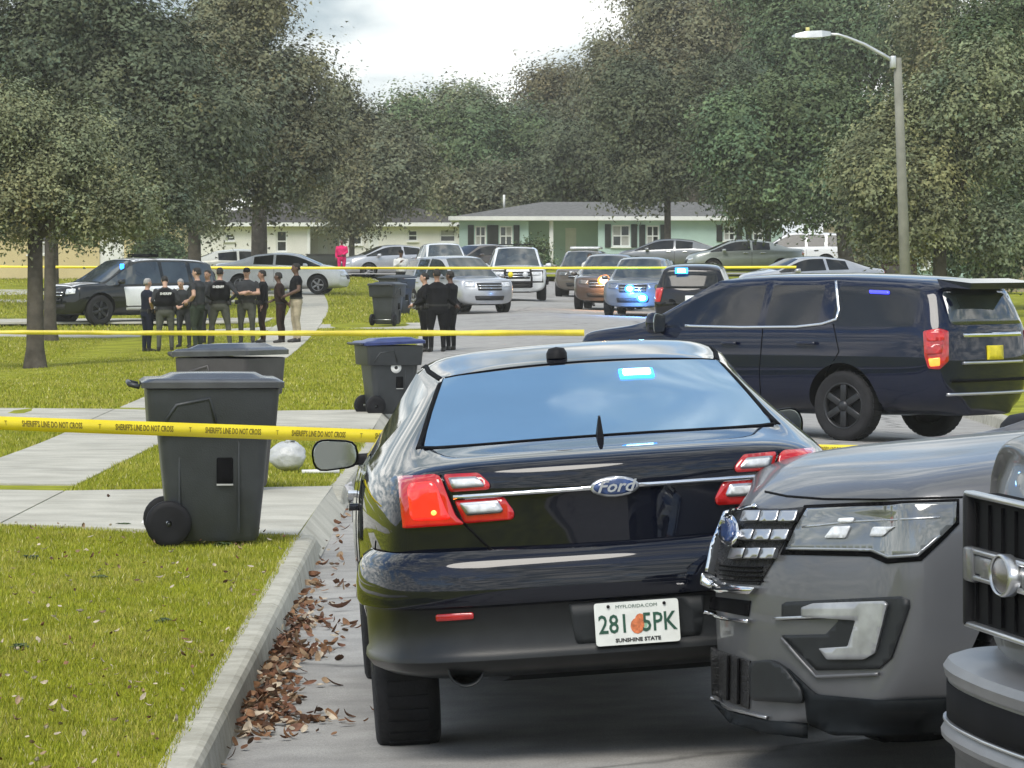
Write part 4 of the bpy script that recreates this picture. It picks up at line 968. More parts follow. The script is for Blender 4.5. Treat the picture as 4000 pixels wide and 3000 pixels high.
# ------------------------------------------------------------------ black SUV parked across the street
tah = thing('sport_utility_vehicle', 'large black sport utility vehicle parked aslant across the street, yellow plate', 'car', (4.36, 53.3, -0.27), R(51.5))
hsp = suv_spec(wb_len=3.07, wheel_r=0.40, arch=0.47, tuck=0.05, shoulder=0.10, raildrop=0.13, railtop=0.04,
    W=[(-1.42, 0.95), (-1.0, 1.0), (0.0, 1.03), (3.07, 1.03), (3.7, 1.0), (4.0, 0.93), (4.18, 0.82)],
    zb=[(-1.42, 0.30), (-0.6, 0.30), (0, 0.28), (3.0, 0.28), (4.18, 0.38)], zm=[(-1.42, 0.80), (0, 0.80), (3, 0.80), (4.18, 0.72)],
    zbelt=[(-1.42, 1.30), (0.5, 1.29), (2.6, 1.27), (3.2, 1.20), (3.8, 1.17), (4.18, 1.08)],
    zt=[(-1.42, 1.78), (-1.05, 1.87), (0.3, 1.91), (1.5, 1.90), (1.95, 1.85), (2.85, 1.33), (3.5, 1.27), (4.0, 1.20), (4.18, 1.12)],
    wr=[(-1.42, 0.76), (0.4, 0.80), (1.95, 0.77), (2.85, 0.90)],
    rp=[(0.4, 0.06), (0.6, -0.04), (0.85, -0.02), (1.3, 0.02), (1.7, 0.20), (1.8, 0.26)], rc=0.10,
    fp=[(0.4, 0.06), (0.6, 0.0), (0.95, 0.02), (1.05, 0.08), (1.12, 0.14)], fc=0.25, side=[(-0.95, 0.18), (0.34, 1.10), (1.18, 2.85)], wsr=(1.95, 2.85))
hsp['st'] = [dict(y=-1.42, k='c', zi=1.74), dict(y=-0.95, k='c'), dict(y=0.18, k='c'), dict(y=0.34, k='c'), dict(y=1.10, k='c'), dict(y=1.18, k='c'), dict(y=1.6, k='c'), dict(y=1.95, k='c'), dict(y=2.85, k='c', zr=1.295, wi=0.84, zi=1.32), dict(y=3.3, k='h'), dict(y=3.8, k='h'), dict(y=4.15, k='h')]
hc = build_shell(hsp, tah, P_skyblack, M_glasst, level=3); add_wheels(hc, 'dark', 0.27)
HV = ray_view(tah)
def hu(name, pts, m, off=0.004, thick=0.012, res=10, rnd=0, parent=None): return decal(hc, name, round_poly(pts, rnd) if rnd else pts, HV, m, off, thick, res, parent=parent)
# bright trim under and behind the side glass
hu('window_trim', strip([(1480, 704), (1600, 707), (1720, 706), (1775, 700), (1806, 690), (1812, 670), (1806, 607)], 5), M_chrome, 0.002, 0.01)
hu('door_handle', strip([(1560, 741), (1592, 742)], 7), P_skyblack, 0.01, 0.04); hu('door_handle', strip([(1722, 741), (1762, 742)], 7), P_skyblack, 0.01, 0.04)
for pts in ([(1648, 706), (1640, 800), (1645, 900)], [(1800, 700), (1812, 760), (1780, 815)]): hu('panel_gap', strip(pts, 2), M_seam, 0.0005, 0.003)
# tail lamp, lit red above and amber below
tl = hu('tail_lamp', [(1995, 716), (2028, 710), (2048, 716), (2048, 780), (2030, 798), (2006, 796), (1998, 770)], M_red, 0.004, 0.03, 8, 4)
hu('lamp_segment', [(2000, 718), (2030, 715), (2040, 722), (2038, 736), (2004, 738)], M_redlit, 0.02, 0.02, 8, 3, parent=tl)
hu('lamp_segment', [(2006, 775), (2030, 772), (2030, 790), (2010, 792)], M_orange, 0.02, 0.02, 8, 3, parent=tl)
hu('lamp_segment', [(2002, 745), (2036, 742), (2034, 764), (2003, 768)], M_red, 0.02, 0.02, 8, 3, parent=tl)
hu('led_strip', round_poly([(1878, 627), (1922, 629), (1921, 636), (1879, 634)], 2), M_bluedk, 0.006, 0.01, 8)
# tail gate, in the body's own space
rw = decal(hc, 'rear_window', round_poly([(-0.74, 1.33), (0.74, 1.33), (0.68, 1.70), (-0.68, 1.70)], 0.06), RR, M_glassc, 0.002, 0.004, 0.12)
spo = MB(); spo.add([(-0.74, -1.12, 1.845), (0.74, -1.12, 1.845), (0.70, -1.55, 1.80), (-0.70, -1.55, 1.80), (-0.74, -1.16, 1.76), (0.74, -1.16, 1.76), (0.70, -1.54, 1.73), (-0.70, -1.54, 1.73)], [(0, 1, 2, 3), (4, 7, 6, 5), (0, 3, 7, 4), (1, 5, 6, 2), (2, 6, 7, 3), (0, 4, 5, 1)]); spo.build('roof_spoiler', P_skyblack, tah)
decal(hc, 'chrome_bar', round_poly([(-0.60, 1.235), (0.60, 1.235), (0.60, 1.19), (-0.60, 1.19)], 0.01), RR, M_chrome, 0.004, 0.02, 0.1)
decal(hc, 'number_plate', round_poly([(-0.16, 1.09), (0.16, 1.09), (0.16, 0.93), (-0.16, 0.93)], 0.01), RR, M_yplate, 0.006, 0.012, 0.1)
put_text(hc, 'GXB 42', 0.07, 0, 1.01, 'rear', M_ink, off=0.03) if False else None
for z, w in ((0.90, 0.62), (0.70, 0.78), (0.55, 0.80)):
    decal(hc, 'bumper_line', strip([(-w, z), (0, z), (w, z)], 0.03), RR, M_satin if z != 0.70 else M_seam, 0.004, 0.02, 0.1)
decal(hc, 'tail_lamp', round_poly([(0.80, 1.26), (0.92, 1.24), (0.93, 0.85), (0.83, 0.83)], 0.03), RR, M_red, 0.004, 0.03, 0.06)
mirror_shape(hc, 2.52, 1.29, 0.24, 0.26, 0.05, P_skyblack)
# ================================================================== bins, bags, tape, street lamp
def U(u, v, d): return Vector(((u - 1106) * d / 1e4, d, HC - (v - 540) * d / 1e4))
def rrect(hx, hy, r, n=4):
    out = []
    for cx, cy, a0 in ((hx - r, hy - r, 0), (-hx + r, hy - r, 90), (-hx + r, -hy + r, 180), (hx - r, -hy + r, 270)):
        for k in range(n + 1):
            a = R(a0 + 90 * k / n); out.append((cx + r * math.cos(a), cy + r * math.sin(a)))
    return out
def loft_rings(mb, rings, mi=0, cap0=True, cap1=True, smooth=True):
    n = len(rings[0]); vs_ = [p for r in rings for p in r]
    fs_ = [(i * n + k, i * n + (k + 1) % n, (i + 1) * n + (k + 1) % n, (i + 1) * n + k) for i in range(len(rings) - 1) for k in range(n)]
    if cap0: fs_.append(tuple(range(n - 1, -1, -1)))
    if cap1: fs_.append(tuple((len(rings) - 1) * n + k for k in range(n)))
    mb.add(vs_, fs_, mi, smooth)
M_bin = mat('bin_charcoal', (0.030, 0.034, 0.038), 0.42, var=0.15, scale=6, bump=0.15, bscale=120)
M_binb = mat('bin_brown_grey', (0.055, 0.052, 0.052), 0.45, var=0.15, scale=6, bump=0.15, bscale=120)
M_binlid = mat('bin_lid_grey', (0.060, 0.063, 0.066), 0.20, var=0.15, scale=6)
M_bluelid = mat('bin_lid_blue', (0.026, 0.040, 0.14), 0.3, var=0.15, scale=6)
M_lab = mat('worn_label', (0.35, 0.35, 0.34), 0.6)
def wheelie_bin(label, loc, rz, body, lid, s=1.0, lidtilt=0.0, logo=None):
    """local +X is the front; wheels and hinge at the back"""
    t = thing('wheelie_bin', label, 'bin', loc, rz, 'wheeled rubbish bins'); t.scale = (s, s, s)
    def ring(z, x0, x1, hy, r): return [(x + (x0 + x1) / 2, y, z) for x, y in rrect((x1 - x0) / 2, hy, r)]
    mb = MB(); loft_rings(mb, [ring(0.03, -0.24, 0.27, 0.22, 0.05), ring(0.06, -0.26, 0.285, 0.235, 0.06), ring(0.40, -0.295, 0.32, 0.265, 0.07), ring(0.70, -0.325, 0.345, 0.29, 0.07)], cap1=False)
    loft_rings(mb, [ring(0.69, -0.33, 0.35, 0.295, 0.07), ring(0.695, -0.375, 0.38, 0.325, 0.05), ring(0.71, -0.385, 0.385, 0.33, 0.05), ring(0.955, -0.40, 0.405, 0.345, 0.05), ring(0.96, -0.385, 0.39, 0.33, 0.05), ring(0.90, -0.36, 0.36, 0.30, 0.05)], cap0=False, cap1=True)
    b = mb.build('body', body, t); b.data.set_sharp_from_angle(angle=R(35))
    for yy in (-1, 1):                        # moulded grab arch on the collar, ribs down the side
        mb = MB(); mb.tube([(-0.30, yy * 0.328, 0.74), (-0.22, yy * 0.336, 0.86), (-0.02, yy * 0.342, 0.90), (0.02, yy * 0.338, 0.74)], 0.012, 6)
        mb.build('grab_arch', body, t)
        for xx, y_ in ((0.16, 0.270), (-0.20, 0.262)): mb = MB(); mb.box((xx, yy * y_, 0.36), (0.012, 0.03, 0.56), 0, None, 0.004); mb.build('rib', body, t)
    for yy in (-1, 1):
        hd = MB(); hd.box((0.075, yy * 0.275, 0.46), (0.10, 0.02, 0.16), 0, None, 0.01); hp_ = hd.build('label_pocket', M_seam, t)
        hd = MB(); hd.box((0.075, yy * 0.285, 0.375), (0.10, 0.004, 0.010)); hd.build('label_line', M_lab, hp_)
    ld = MB(); cz = 0.962; T_ = Matrix.Translation((-0.42, 0, cz)) @ Matrix.Rotation(-lidtilt, 4, 'Y') @ Matrix.Translation((0.42, 0, -cz))
    rings = [ring(cz, -0.43, 0.435, 0.365, 0.05), ring(cz + 0.035, -0.43, 0.435, 0.365, 0.05), ring(cz + 0.055, -0.40, 0.40, 0.335, 0.06), ring(cz + 0.06, -0.30, 0.33, 0.27, 0.06), ring(cz + 0.085, -0.24, 0.28, 0.22, 0.06), ring(cz + 0.09, -0.1, 0.12, 0.1, 0.05)]
    rings = [[tuple(T_ @ Vector(p)) for p in r_] for r_ in rings]; loft_rings(ld, rings); lo_ = ld.build('lid', lid, t); lo_.data.set_sharp_from_angle(angle=R(40))
    hb = MB(); hb.tube([(-0.44, -0.28, 0.97), (-0.50, -0.27, 0.985), (-0.50, 0.27, 0.985), (-0.44, 0.28, 0.97)], 0.016, 8); hb.build('handle', body, t)
    for yy in (-1, 1):
        w = MB(); w.lathe([(0.02, -0.035), (0.10, -0.035), (0.13, -0.032), (0.14, -0.02), (0.14, 0.02), (0.13, 0.032), (0.10, 0.035), (0.02, 0.035)], 24, 0, 'y', Matrix.Translation((-0.265, yy * 0.285, 0.14)))
        w.build('wheel', M_well, t)
    ax = MB(); ax.tube([(-0.265, -0.30, 0.14), (-0.265, 0.30, 0.14)], 0.012, 8); ax.build('axle', M_satin, t)
    if logo:
        yy, xx, zz, r = logo; lg = MB()
        lg.lathe([(0.001, 0), (r * 0.30, 0), (r * 0.30, 0.002)], 16, 1, 'y', Matrix.Translation((xx, yy - 0.004, zz))); lg.lathe([(r * 0.32, 0), (r, 0), (r, 0.004)], 24, 0, 'y', Matrix.Translation((xx, yy - 0.003, zz)))
        lg.build('round_emblem', [M_inkw, M_ink], t)
    return t
pb = U(455, 1172, 28.9); wheelie_bin('large charcoal rubbish bin standing nearest on the turf, crossed by yellow tape', (pb.x, pb.y, lawn_z(pb.x, pb.y) + 0.005), R(6), M_bin, M_binlid, 1.02)
pb = U(497, 1045, 36.0); b2 = wheelie_bin('brown grey rubbish bin half hidden behind the nearest bin', (pb.x, pb.y, lawn_z(pb.x, pb.y) + 0.0), R(-30), M_binb, M_binlid, 1.09, 0.02); b2.scale = (0.84, 0.84, 1.08)
b3 = wheelie_bin('rubbish bin with a blue lid and round white emblem by the kerb', (-1.60, 60.0, G(60) + 0.035), R(18), M_bin, M_bluelid, 0.95, 0.035, logo=(-0.294, 0.02, 0.66, 0.075))
wheelie_bin('charcoal bin on the verge beyond the blue lidded one, standing alone', (-3.25, 120.6, lawn_z(-3.25, 120.6) + 0.01), R(70), M_bin, M_bin, 1.08)
wheelie_bin('farthest dark bin at the verge, near the silver vehicle', (-3.40, 137, lawn_z(-3.4, 137)), R(50), M_bin, M_bin, 1.1, 0.03)
# rubbish bag and crumpled litter
M_bag = mat('white_bag_plastic', (0.43, 0.44, 0.44), 0.35, var=0.10, scale=14, bump=0.5, bscale=22, spec=0.6)
M_bag2 = mat('grey_crumpled_plastic', (0.42, 0.42, 0.43), 0.45, var=0.2, scale=14, bump=0.5, bscale=30)
def blob(name, label, cat, loc, r, seed, m, amp=0.22):
    bm = bmesh.new(); bmesh.ops.create_icosphere(bm, subdivisions=4, radius=1.0); rr = random.Random(seed)
    ph = [(Vector((rr.gauss(0, 1), rr.gauss(0, 1), rr.gauss(0, 1))) * (1.5 + k * 0.9), rr.random() * 6, 1.0 / (1 + k * 0.7)) for k in range(9)]
    for v in bm.verts:
        n = v.co.normalized(); a = sum(w * abs(math.sin(f.dot(n) + p)) for f, p, w in ph) / 4
        v.co = n * (1 - amp * a) ; v.co = Vector((v.co.x * r[0], v.co.y * r[1], max(-0.86, v.co.z) * r[2] + r[2] * 0.86))
    mb = MB(); mb.bm(bm, 0, True); mb.tube([(0, 0, r[2] * 1.55), (0.01, 0, r[2] * 1.72), (0.04, 0.01, r[2] * 1.85)], [r[0] * 0.18, r[0] * 0.10, r[0] * 0.2], 8)
    o = mb.build(name, m); o.location = loc; return tag(o, label, cat)
x, y = U(622, 1008, 40)[:2]; blob('rubbish_bag', 'white plastic rubbish bag slumped on the turf behind the bins', 'bag', (x, y, lawn_z(x, y)), (0.195, 0.17, 0.165), 3, M_bag, 0.40)
x, y = -1.33, 37.3; blob('plastic_litter', 'crumpled grey plastic heap in the gutter by the sedan mirror', 'litter', (x, y, road_z(x, y)), (0.085, 0.12, 0.085), 8, M_bag2, 0.35)
pp = MB(); pp.tube([(0, 0, 0.03), (0.32, 0.02, 0.035)], 0.018, 8); o = pp.build('plastic_pipe', mat('white_plastic', (0.7, 0.7, 0.68), 0.5)); x, y = U(652, 993, 39.5)[:2]; o.location = (x, y, lawn_z(x, y)); tag(o, 'short white plastic pipe lying on the turf beside the rubbish bag', 'pipe')
# small scraps by the front bin
for u, v, lb in ((305, 1142, 'white paper scrap beside the front bin wheel'), ):
    mb = MB(); mb.add([(0, 0, 0), (0.05, 0.01, 0.012), (0.06, 0.05, 0.0), (0.01, 0.045, 0.02), (0.03, 0.03, 0.035)], [(0, 1, 4), (1, 2, 4), (2, 3, 4), (3, 0, 4)]); o = mb.build('paper_scrap', M_inkw); y = 1.83e4 / (v - 540); x = (u - 1106) * y / 1e4; o.location = (x, y, lawn_z(x, y) + 0.05); tag(o, lb, 'litter')
# ------------------------------------------------------------------ barrier tape
M_tape = mat('yellow_tape', (0.86, 0.68, 0.01), 0.35, var=0.06, scale=3, spec=0.6); M_tapeink = mat('tape_print', (0.16, 0.12, 0.01), 0.6, var=0.2, scale=20)
def tape(label, A, B, sag, seed, w=0.076, lettering=None, n=90, knots=None):
    A, B = Vector(A), Vector(B); rr = random.Random(seed); L = (B - A).length
    p1, p2, p3 = rr.random() * 6, rr.random() * 6, rr.random() * 6
    def pos(t): return A.lerp(B, t) - Vector((0, 0, sag * 4 * t * (1 - t)))
    def frame(t):
        c = pos(t); tw = 0.42 * math.sin(2.3 * t * L * 0.35 + p1) + 0.25 * math.sin(5.1 * t * L * 0.3 + p2); wz = w * (1 + 0.03 * math.sin(9 * t + p3))
        side = (B - A).normalized().cross(Vector((0, 0, 1)))
        return c, Vector((0, 0, 1)) * math.cos(tw) + side * math.sin(tw), side, wz
    vs_, fs_ = [], []
    for i in range(n + 1):
        c, up, sd_, wz = frame(i / n); 
        for off in (0.0007, -0.0007): vs_ += [c - up * wz / 2 + sd_ * off, c + up * wz / 2 + sd_ * off]
    for i in range(n):
        a, b = i * 4, i * 4 + 4; fs_ += [(a, a + 1, b + 1, b), (a + 2, b + 2, b + 3, a + 3), (a + 1, a + 3, b + 3, b + 1), (a, b, b + 2, a + 2)]
    mb = MB(); mb.add(vs_, fs_, 0, True); o = mb.build('barrier_tape', M_tape, fix=False); tag(o, label, 'tape', 'yellow barrier tapes')
    if lettering:
        me0 = text_mesh(lettering[0], w * 0.62, bold=0.001); me1 = text_mesh('T', w * 0.5)
        step = lettering[1]; k = 0; s0 = 0.3
        dirn = (B - A).normalized()
        while s0 + step < L - 0.3:
            for src, off0, sx in ((me0, step * 0.42, lettering[2]), (me1, step * 0.93, 0.9)):
                me = src.copy(); 
                for v in me.vertices:
                    t = (s0 + off0 + v.co.x * sx) / L; c, up, sd_, wz = frame(min(1, max(0, t)))
                    q = c + up * v.co.y; nrm = up.cross(dirn).normalized(); nrm = nrm if nrm.y < 0 else -nrm
                    v.co = q + nrm * 0.003
                me.materials.clear(); me.materials.append(M_tapeink); link('lettering', me, o)
            s0 += step; k += 1
    return o
tape('yellow printed barrier tape stretched across in front of the nearest bin', U(-500, 895, 24.6), U(2420, 985, 33.5), 0.02, 5, 0.078, ("SHERIFF'S LINE DO NOT CROSS", 0.70, 0.66), 120)
tape('yellow barrier tape in front of the standing officers and the tree trunk', U(-260, 715, 92.6), U(1262, 719, 56.4), 0.02, 9, 0.08, None, 120)
tape('thin far barrier tape strung in front of the parked cars', U(-260, 574, 140.5), U(1720, 577, 139), 0.05, 13, 0.08, None, 120)
# ------------------------------------------------------------------ street lamp
M_pole = mat('concrete_pole', (0.20, 0.20, 0.165), 0.85, var=0.14, scale=3, bump=0.2, bscale=40); M_lampm = mat('lamp_aluminium', (0.55, 0.57, 0.58), 0.4, 0.6, var=0.06, scale=5)
lx, ly = 8.98, 105.0; lz = lawn_z(lx, ly)
lamp = thing('street_lamp', 'tall pale concrete street lamp with a curved arm on the right', 'street lamp', (lx, ly, lz))
top = Vector((-0.24, 0, 6.26 - lz)); mb = MB(); mb.tube([(0, 0, -0.3), top * 0.5, top], [0.135, 0.115, 0.092], 12); mb.build('pole', M_pole, lamp)
mb = MB(); arm = [top + Vector(q) for q in ((-0.05, 0, -0.10), (-0.35, -0.02, 0.08), (-0.75, -0.05, 0.30), (-1.10, -0.08, 0.44), (-1.35, -0.1, 0.52), (-1.62, -0.1, 0.535))]
mb.tube(arm, [0.045, 0.042, 0.040, 0.036, 0.034, 0.034], 10); mb.box(top + Vector((-0.1, 0, -0.1)), (0.12, 0.30, 0.28), 0, None, 0.02); mb.build('arm', M_lampm, lamp)
mb = MB(); e = arm[-1]
hd = []
for x_, h0, h1, wy in ((0.10, -0.04, 0.05, 0.07), (-0.10, -0.075, 0.075, 0.15), (-0.45, -0.09, 0.06, 0.17), (-0.70, -0.085, 0.0, 0.15), (-0.78, -0.075, -0.04, 0.08)):
    hd.append([(e.x + x_, e.y + wy, e.z + h0), (e.x + x_, e.y + wy * 0.8, e.z + h1), (e.x + x_, e.y - wy * 0.8, e.z + h1), (e.x + x_, e.y - wy, e.z + h0)])
loft_rings(mb, hd, smooth=False); hdo = mb.build('lamp_head', M_lampm, lamp)
mb = MB(); mb.box((e.x - 0.42, e.y, e.z - 0.095), (0.45, 0.24, 0.02), 0, None, 0.008); mb.build('lamp_lens', M_white_l, hdo)
mb = MB(); mb.tube([(e.x - 0.42, e.y, e.z + 0.05), (e.x - 0.42, e.y, e.z + 0.15)], [0.05, 0.045], 10); mb.build('photocell', mat('photocell_yellow', (0.6, 0.55, 0.2), 0.5), hdo)
# ================================================================== people
SK1 = mat('skin_light', (0.46, 0.28, 0.20), 0.6, var=0.08, scale=20); SK2 = mat('skin_dark', (0.11, 0.06, 0.04), 0.55, var=0.1, scale=20); SK3 = mat('skin_tan', (0.30, 0.17, 0.11), 0.6, var=0.08, scale=20)
def cloth(n, c): return mat('cloth_' + n, c, 0.9, var=0.18, scale=9, bump=0.4, bscale=18, spec=0.15)
C_black = cloth('black', (0.008, 0.008, 0.010)); C_navy = cloth('navy', (0.012, 0.015, 0.028)); C_char = cloth('charcoal', (0.035, 0.037, 0.040)); C_olive = cloth('olive_grey', (0.075, 0.078, 0.065))
C_khaki = cloth('khaki', (0.36, 0.31, 0.22)); C_brown = cloth('dark_brown', (0.030, 0.018, 0.015)); C_pink = cloth('hot_pink', (0.62, 0.02, 0.13)); C_vis = cloth('lime', (0.55, 0.75, 0.10)); C_white = cloth('white', (0.6, 0.6, 0.58)); C_green = cloth('dark_green', (0.03, 0.04, 0.028))
C_shoe = mat('boot_leather', (0.010, 0.009, 0.008), 0.5, var=0.2, scale=9); H_dark = mat('hair_dark', (0.012, 0.010, 0.008), 0.7, var=0.2, scale=30, bump=0.4); H_grey = mat('hair_grey', (0.30, 0.29, 0.28), 0.7, var=0.2, scale=30, bump=0.4); M_eye = mat('eye_dark', (0.02, 0.015, 0.012), 0.2)
ARMS = {  # elbow, wrist of the right arm (x positive); the left is mirrored unless given apart
 'down': ((0.255, -0.03, 1.16), (0.265, 0.05, 0.92)), 'crossed': ((0.285, 0.05, 1.19), (-0.05, 0.21, 1.22)), 'hips': ((0.40, -0.10, 1.20), (0.185, 0.07, 1.03)),
 'front': ((0.265, 0.03, 1.18), (0.07, 0.25, 1.06)), 'phone': ((0.27, 0.10, 1.20), (0.10, 0.25, 1.36)), 'belt': ((0.30, -0.06, 1.18), (0.15, 0.13, 1.04)), 'back': ((0.28, -0.09, 1.18), (0.05, -0.17, 1.02)), 'reach': ((0.27, 0.12, 1.25), (0.24, 0.36, 1.15))}
def person(label, x, y, rz, h=1.77, shirt=C_black, pants=C_black, skin=SK1, hair=H_dark, arms=('down', 'down'), stance=0.11, fat=1.0, lean=0.0, headturn=0.0, nod=0.0, hat=None, vest=None, text=None, sleeves=True, step=0.0, ground=None, group=None, badge=None):
    """one continuous body (remeshed from torso, limbs, neck, head), facing local +Y"""
    z0 = ground if ground is not None else (lawn_z(x, y) if x < kx(y) or x > kx(y) + RW else road_z(x, y))
    t = thing('person', label, 'person', (x, y, z0), rz, group)
    s = h / 1.77
    def L(p): # lean forward above the hips
        p = Vector(p)
        if p.z > 0.95: a = lean * (p.z - 0.95); p = Vector((p.x, p.y + a, p.z - abs(a) * 0.15))
        return p * s
    mats = [shirt, pants, skin, C_shoe]
    mb = MB()
    def ell(c, rx, ry, n=14): return [L((c[0] + rx * math.cos(2 * math.pi * k / n), c[1] + ry * math.sin(2 * math.pi * k / n), c[2])) for k in range(n)]
    f = fat * 1.09
    loft_rings(mb, [ell((0, 0, 0.82), 0.13 * f, 0.10 * f), ell((0, -0.01, 0.90), 0.175 * f, 0.125 * f), ell((0, 0, 1.0), 0.17 * f, 0.12 * f)], 1)
    loft_rings(mb, [ell((0, 0, 0.985), 0.172 * f, 0.122 * f), ell((0, 0.012 * f, 1.10), 0.165 * f, 0.125 * f ** 1.5), ell((0, 0.015, 1.25), 0.185 * f, 0.13 * f), ell((0, 0.0, 1.38), 0.205 * f, 0.125 * f), ell((0, -0.01, 1.455), 0.17, 0.10), ell((0, -0.012, 1.50), 0.085, 0.075)], 0)
    mb.tube([L((0, -0.012, 1.46)), L((0, 0.0, 1.54)), L((0, 0.012, 1.60))], [0.062 * s, 0.056 * s, 0.058 * s], 12, 2)
    HM = Matrix.Translation(L((0, 0.015, 1.56))) @ Matrix.Rotation(headturn, 4, 'Z') @ Matrix.Rotation(-nod, 4, 'X')
    hp = [(0.00, 0.035, 0.030, 0.02), (0.02, 0.050, 0.060, 0.015), (0.06, 0.064, 0.082, 0.008), (0.11, 0.073, 0.092, 0.0), (0.16, 0.074, 0.095, -0.004), (0.195, 0.060, 0.078, -0.006), (0.215, 0.030, 0.042, -0.008)]
    hr = []
    for z, rx, ry, cy in hp: hr.append([tuple(HM @ (Vector((rx * math.cos(2 * math.pi * k / 14), cy + ry * math.sin(2 * math.pi * k / 14), z)) * s)) for k in range(14)])
    loft_rings(mb, hr, 2)
    mb.tube([HM @ (Vector((0, 0.085, 0.125)) * s), HM @ (Vector((0, 0.108, 0.085)) * s), HM @ (Vector((0, 0.09, 0.072)) * s)], [0.010, 0.017, 0.010], 8, 2)
    for q in (-1, 1): mb.tube([HM @ (Vector((q * 0.072, -0.005, 0.13)) * s), HM @ (Vector((q * 0.085, -0.015, 0.11)) * s), HM @ (Vector((q * 0.073, -0.005, 0.08)) * s)], [0.010, 0.018, 0.010], 6, 2)
    for q, st in ((1, step), (-1, -step)):
        hipp = L((q * 0.09 * f, 0, 0.92)); kn = Vector((q * (0.09 + stance) / 2 * 1.05 + q * 0.02, 0.02 + st * 0.5, 0.50)) * s; an = Vector((q * (stance + 0.01), -0.02 + st, 0.10)) * s
        mb.tube([hipp, hipp.lerp(kn, 0.45), kn, kn.lerp(an, 0.35) + Vector((0, -0.015, 0)), an], [0.098 * s * f, 0.088 * s * f ** 0.7, 0.064 * s, 0.062 * s, 0.052 * s], 12, 1)
        mb.tube([an + Vector((0, -0.045, -0.055)) * s, an + Vector((q * 0.005, 0.04, -0.055)) * s, an + Vector((q * 0.02, 0.14, -0.068)) * s, an + Vector((q * 0.025, 0.19, -0.075)) * s], [0.042 * s, 0.046 * s, 0.040 * s, 0.024 * s], 10, 3)
        mb.tube([an, an + Vector((0, 0, -0.05))], [0.048 * s, 0.048 * s], 10, 3)
    hands = []
    for q, a in zip((1, -1), arms):
        (ex, ey, ez), (wx, wy, wz) = ARMS[a]
        sh = L((q * 0.195 * (1 + (f - 1) * 0.5), -0.005, 1.415)); el = L((q * (ex + 0.06 * (f - 1)), ey, ez)); wr = L((q * wx, wy + (0.06 * (f - 1) if wy > 0.1 else 0) + (0.02 if q < 0 and a == 'crossed' else 0), wz - (0.035 if q < 0 and a == 'crossed' else 0)))
        mid_ = sh.lerp(el, 0.55); am = 0 if sleeves else 2
        mb.tube([sh + Vector((-q * 0.03, 0, 0.012)), sh, mid_], [0.066 * s, 0.068 * s, 0.056 * s], 10, 0)
        mb.tube([mid_, el, el.lerp(wr, 0.35), wr], [0.050 * s if not sleeves else 0.054 * s, 0.046 * s, 0.045 * s, 0.031 * s], 10, am)
        dr = (wr - el).normalized(); hd_ = wr + dr * 0.085 * s
        mb.tube([wr - dr * 0.01, wr + dr * 0.04 * s, hd_], [0.030 * s, 0.040 * s, 0.036 * s], 8, 2)
        hands.append((wr, dr, hd_, q))
    src = mb
    me = bpy.data.meshes.new('b'); me.from_pydata(src.v, [], src.f); bm = bmesh.new(); bm.from_mesh(me); bmesh.ops.recalc_face_normals(bm, faces=bm.faces[:]); bm.to_mesh(me); bm.free()
    bv = BVHTree.FromPolygons([Vector(v) for v in src.v], [tuple(f_) for f_ in src.f])
    ob = link('b', me); md = ob.modifiers.new('r', 'REMESH'); md.mode = 'VOXEL'; md.voxel_size = 0.019; md.use_smooth_shade = True
    sm_ = ob.modifiers.new('s', 'SMOOTH'); sm_.factor = 0.5; sm_.iterations = 2
    dg = bpy.context.evaluated_depsgraph_get(); dg.update(); ev = bpy.data.meshes.new_from_object(ob.evaluated_get(dg), depsgraph=dg)
    V = [v.co.copy() for v in ev.vertices]; F = [tuple(p.vertices) for p in ev.polygons]
    MI = []
    for p in ev.polygons:
        r_ = bv.find_nearest(p.center); MI.append(src.m[r_[2]] if r_[2] is not None else 0)
    bpy.data.objects.remove(ob); bpy.data.meshes.remove(me); bpy.data.meshes.remove(ev)
    fb = MB(); fb.v = [tuple(v) for v in V]; fb.f = [list(f_) for f_ in F]; fb.m = MI; fb.sm = [True] * len(F)
    for wr, dr, hd_, q in hands:              # four fingers of unequal length and a thumb from the side of the palm
        sd_ = dr.cross(Vector((0, 0, 1)) if abs(dr.z) < 0.8 else Vector((0, 1, 0))).normalized(); nn = sd_.cross(dr).normalized()
        for k, ln in enumerate((0.075, 0.085, 0.078, 0.06)):
            b0 = hd_ + sd_ * (k - 1.5) * 0.019 * s - dr * 0.015; b1 = b0 + dr * ln * 0.55 * s; b2 = b1 + (dr * 0.7 - nn * 0.55) * ln * 0.5 * s
            fb.tube([b0, b1, b2], [0.0095 * s, 0.009 * s, 0.007 * s], 6, 2)
        b0 = wr + dr * 0.035 * s - sd_ * 0.03 * s; fb.tube([b0, b0 - sd_ * 0.025 * s + dr * 0.03 * s, b0 - sd_ * 0.03 * s + dr * 0.065 * s], [0.012 * s, 0.011 * s, 0.008 * s], 6, 2)
    body = fb.build('body', mats, t, fix=False)
    # hair or cap
    hb = MB(); hh = hat or hair
    if hat:
        rings = [[tuple(HM @ (Vector((1.10 * rx * math.cos(2 * math.pi * k / 14), cy + 1.08 * ry * math.sin(2 * math.pi * k / 14), z + 0.012)) * s)) for k in range(14)] for z, rx, ry, cy in hp[3:]]
        loft_rings(hb, rings, 0); pk = [Vector((0.07 * math.cos(a), 0.07 + 0.10 * math.sin(a), 0.142 - 0.01 * math.sin(a))) for a in [math.pi * k / 8 for k in range(9)]]
        vs_ = [HM @ (p * s) for p in pk] + [HM @ ((p + Vector((0, 0, 0.012))) * s) for p in pk]; n = 9
        hb.add(vs_, [tuple(range(n)), tuple(range(2 * n - 1, n - 1, -1))] + [(i, (i + 1) % n, (i + 1) % n + n, i + n) for i in range(n)]); hb.build('cap', hat, t)
    elif hair:
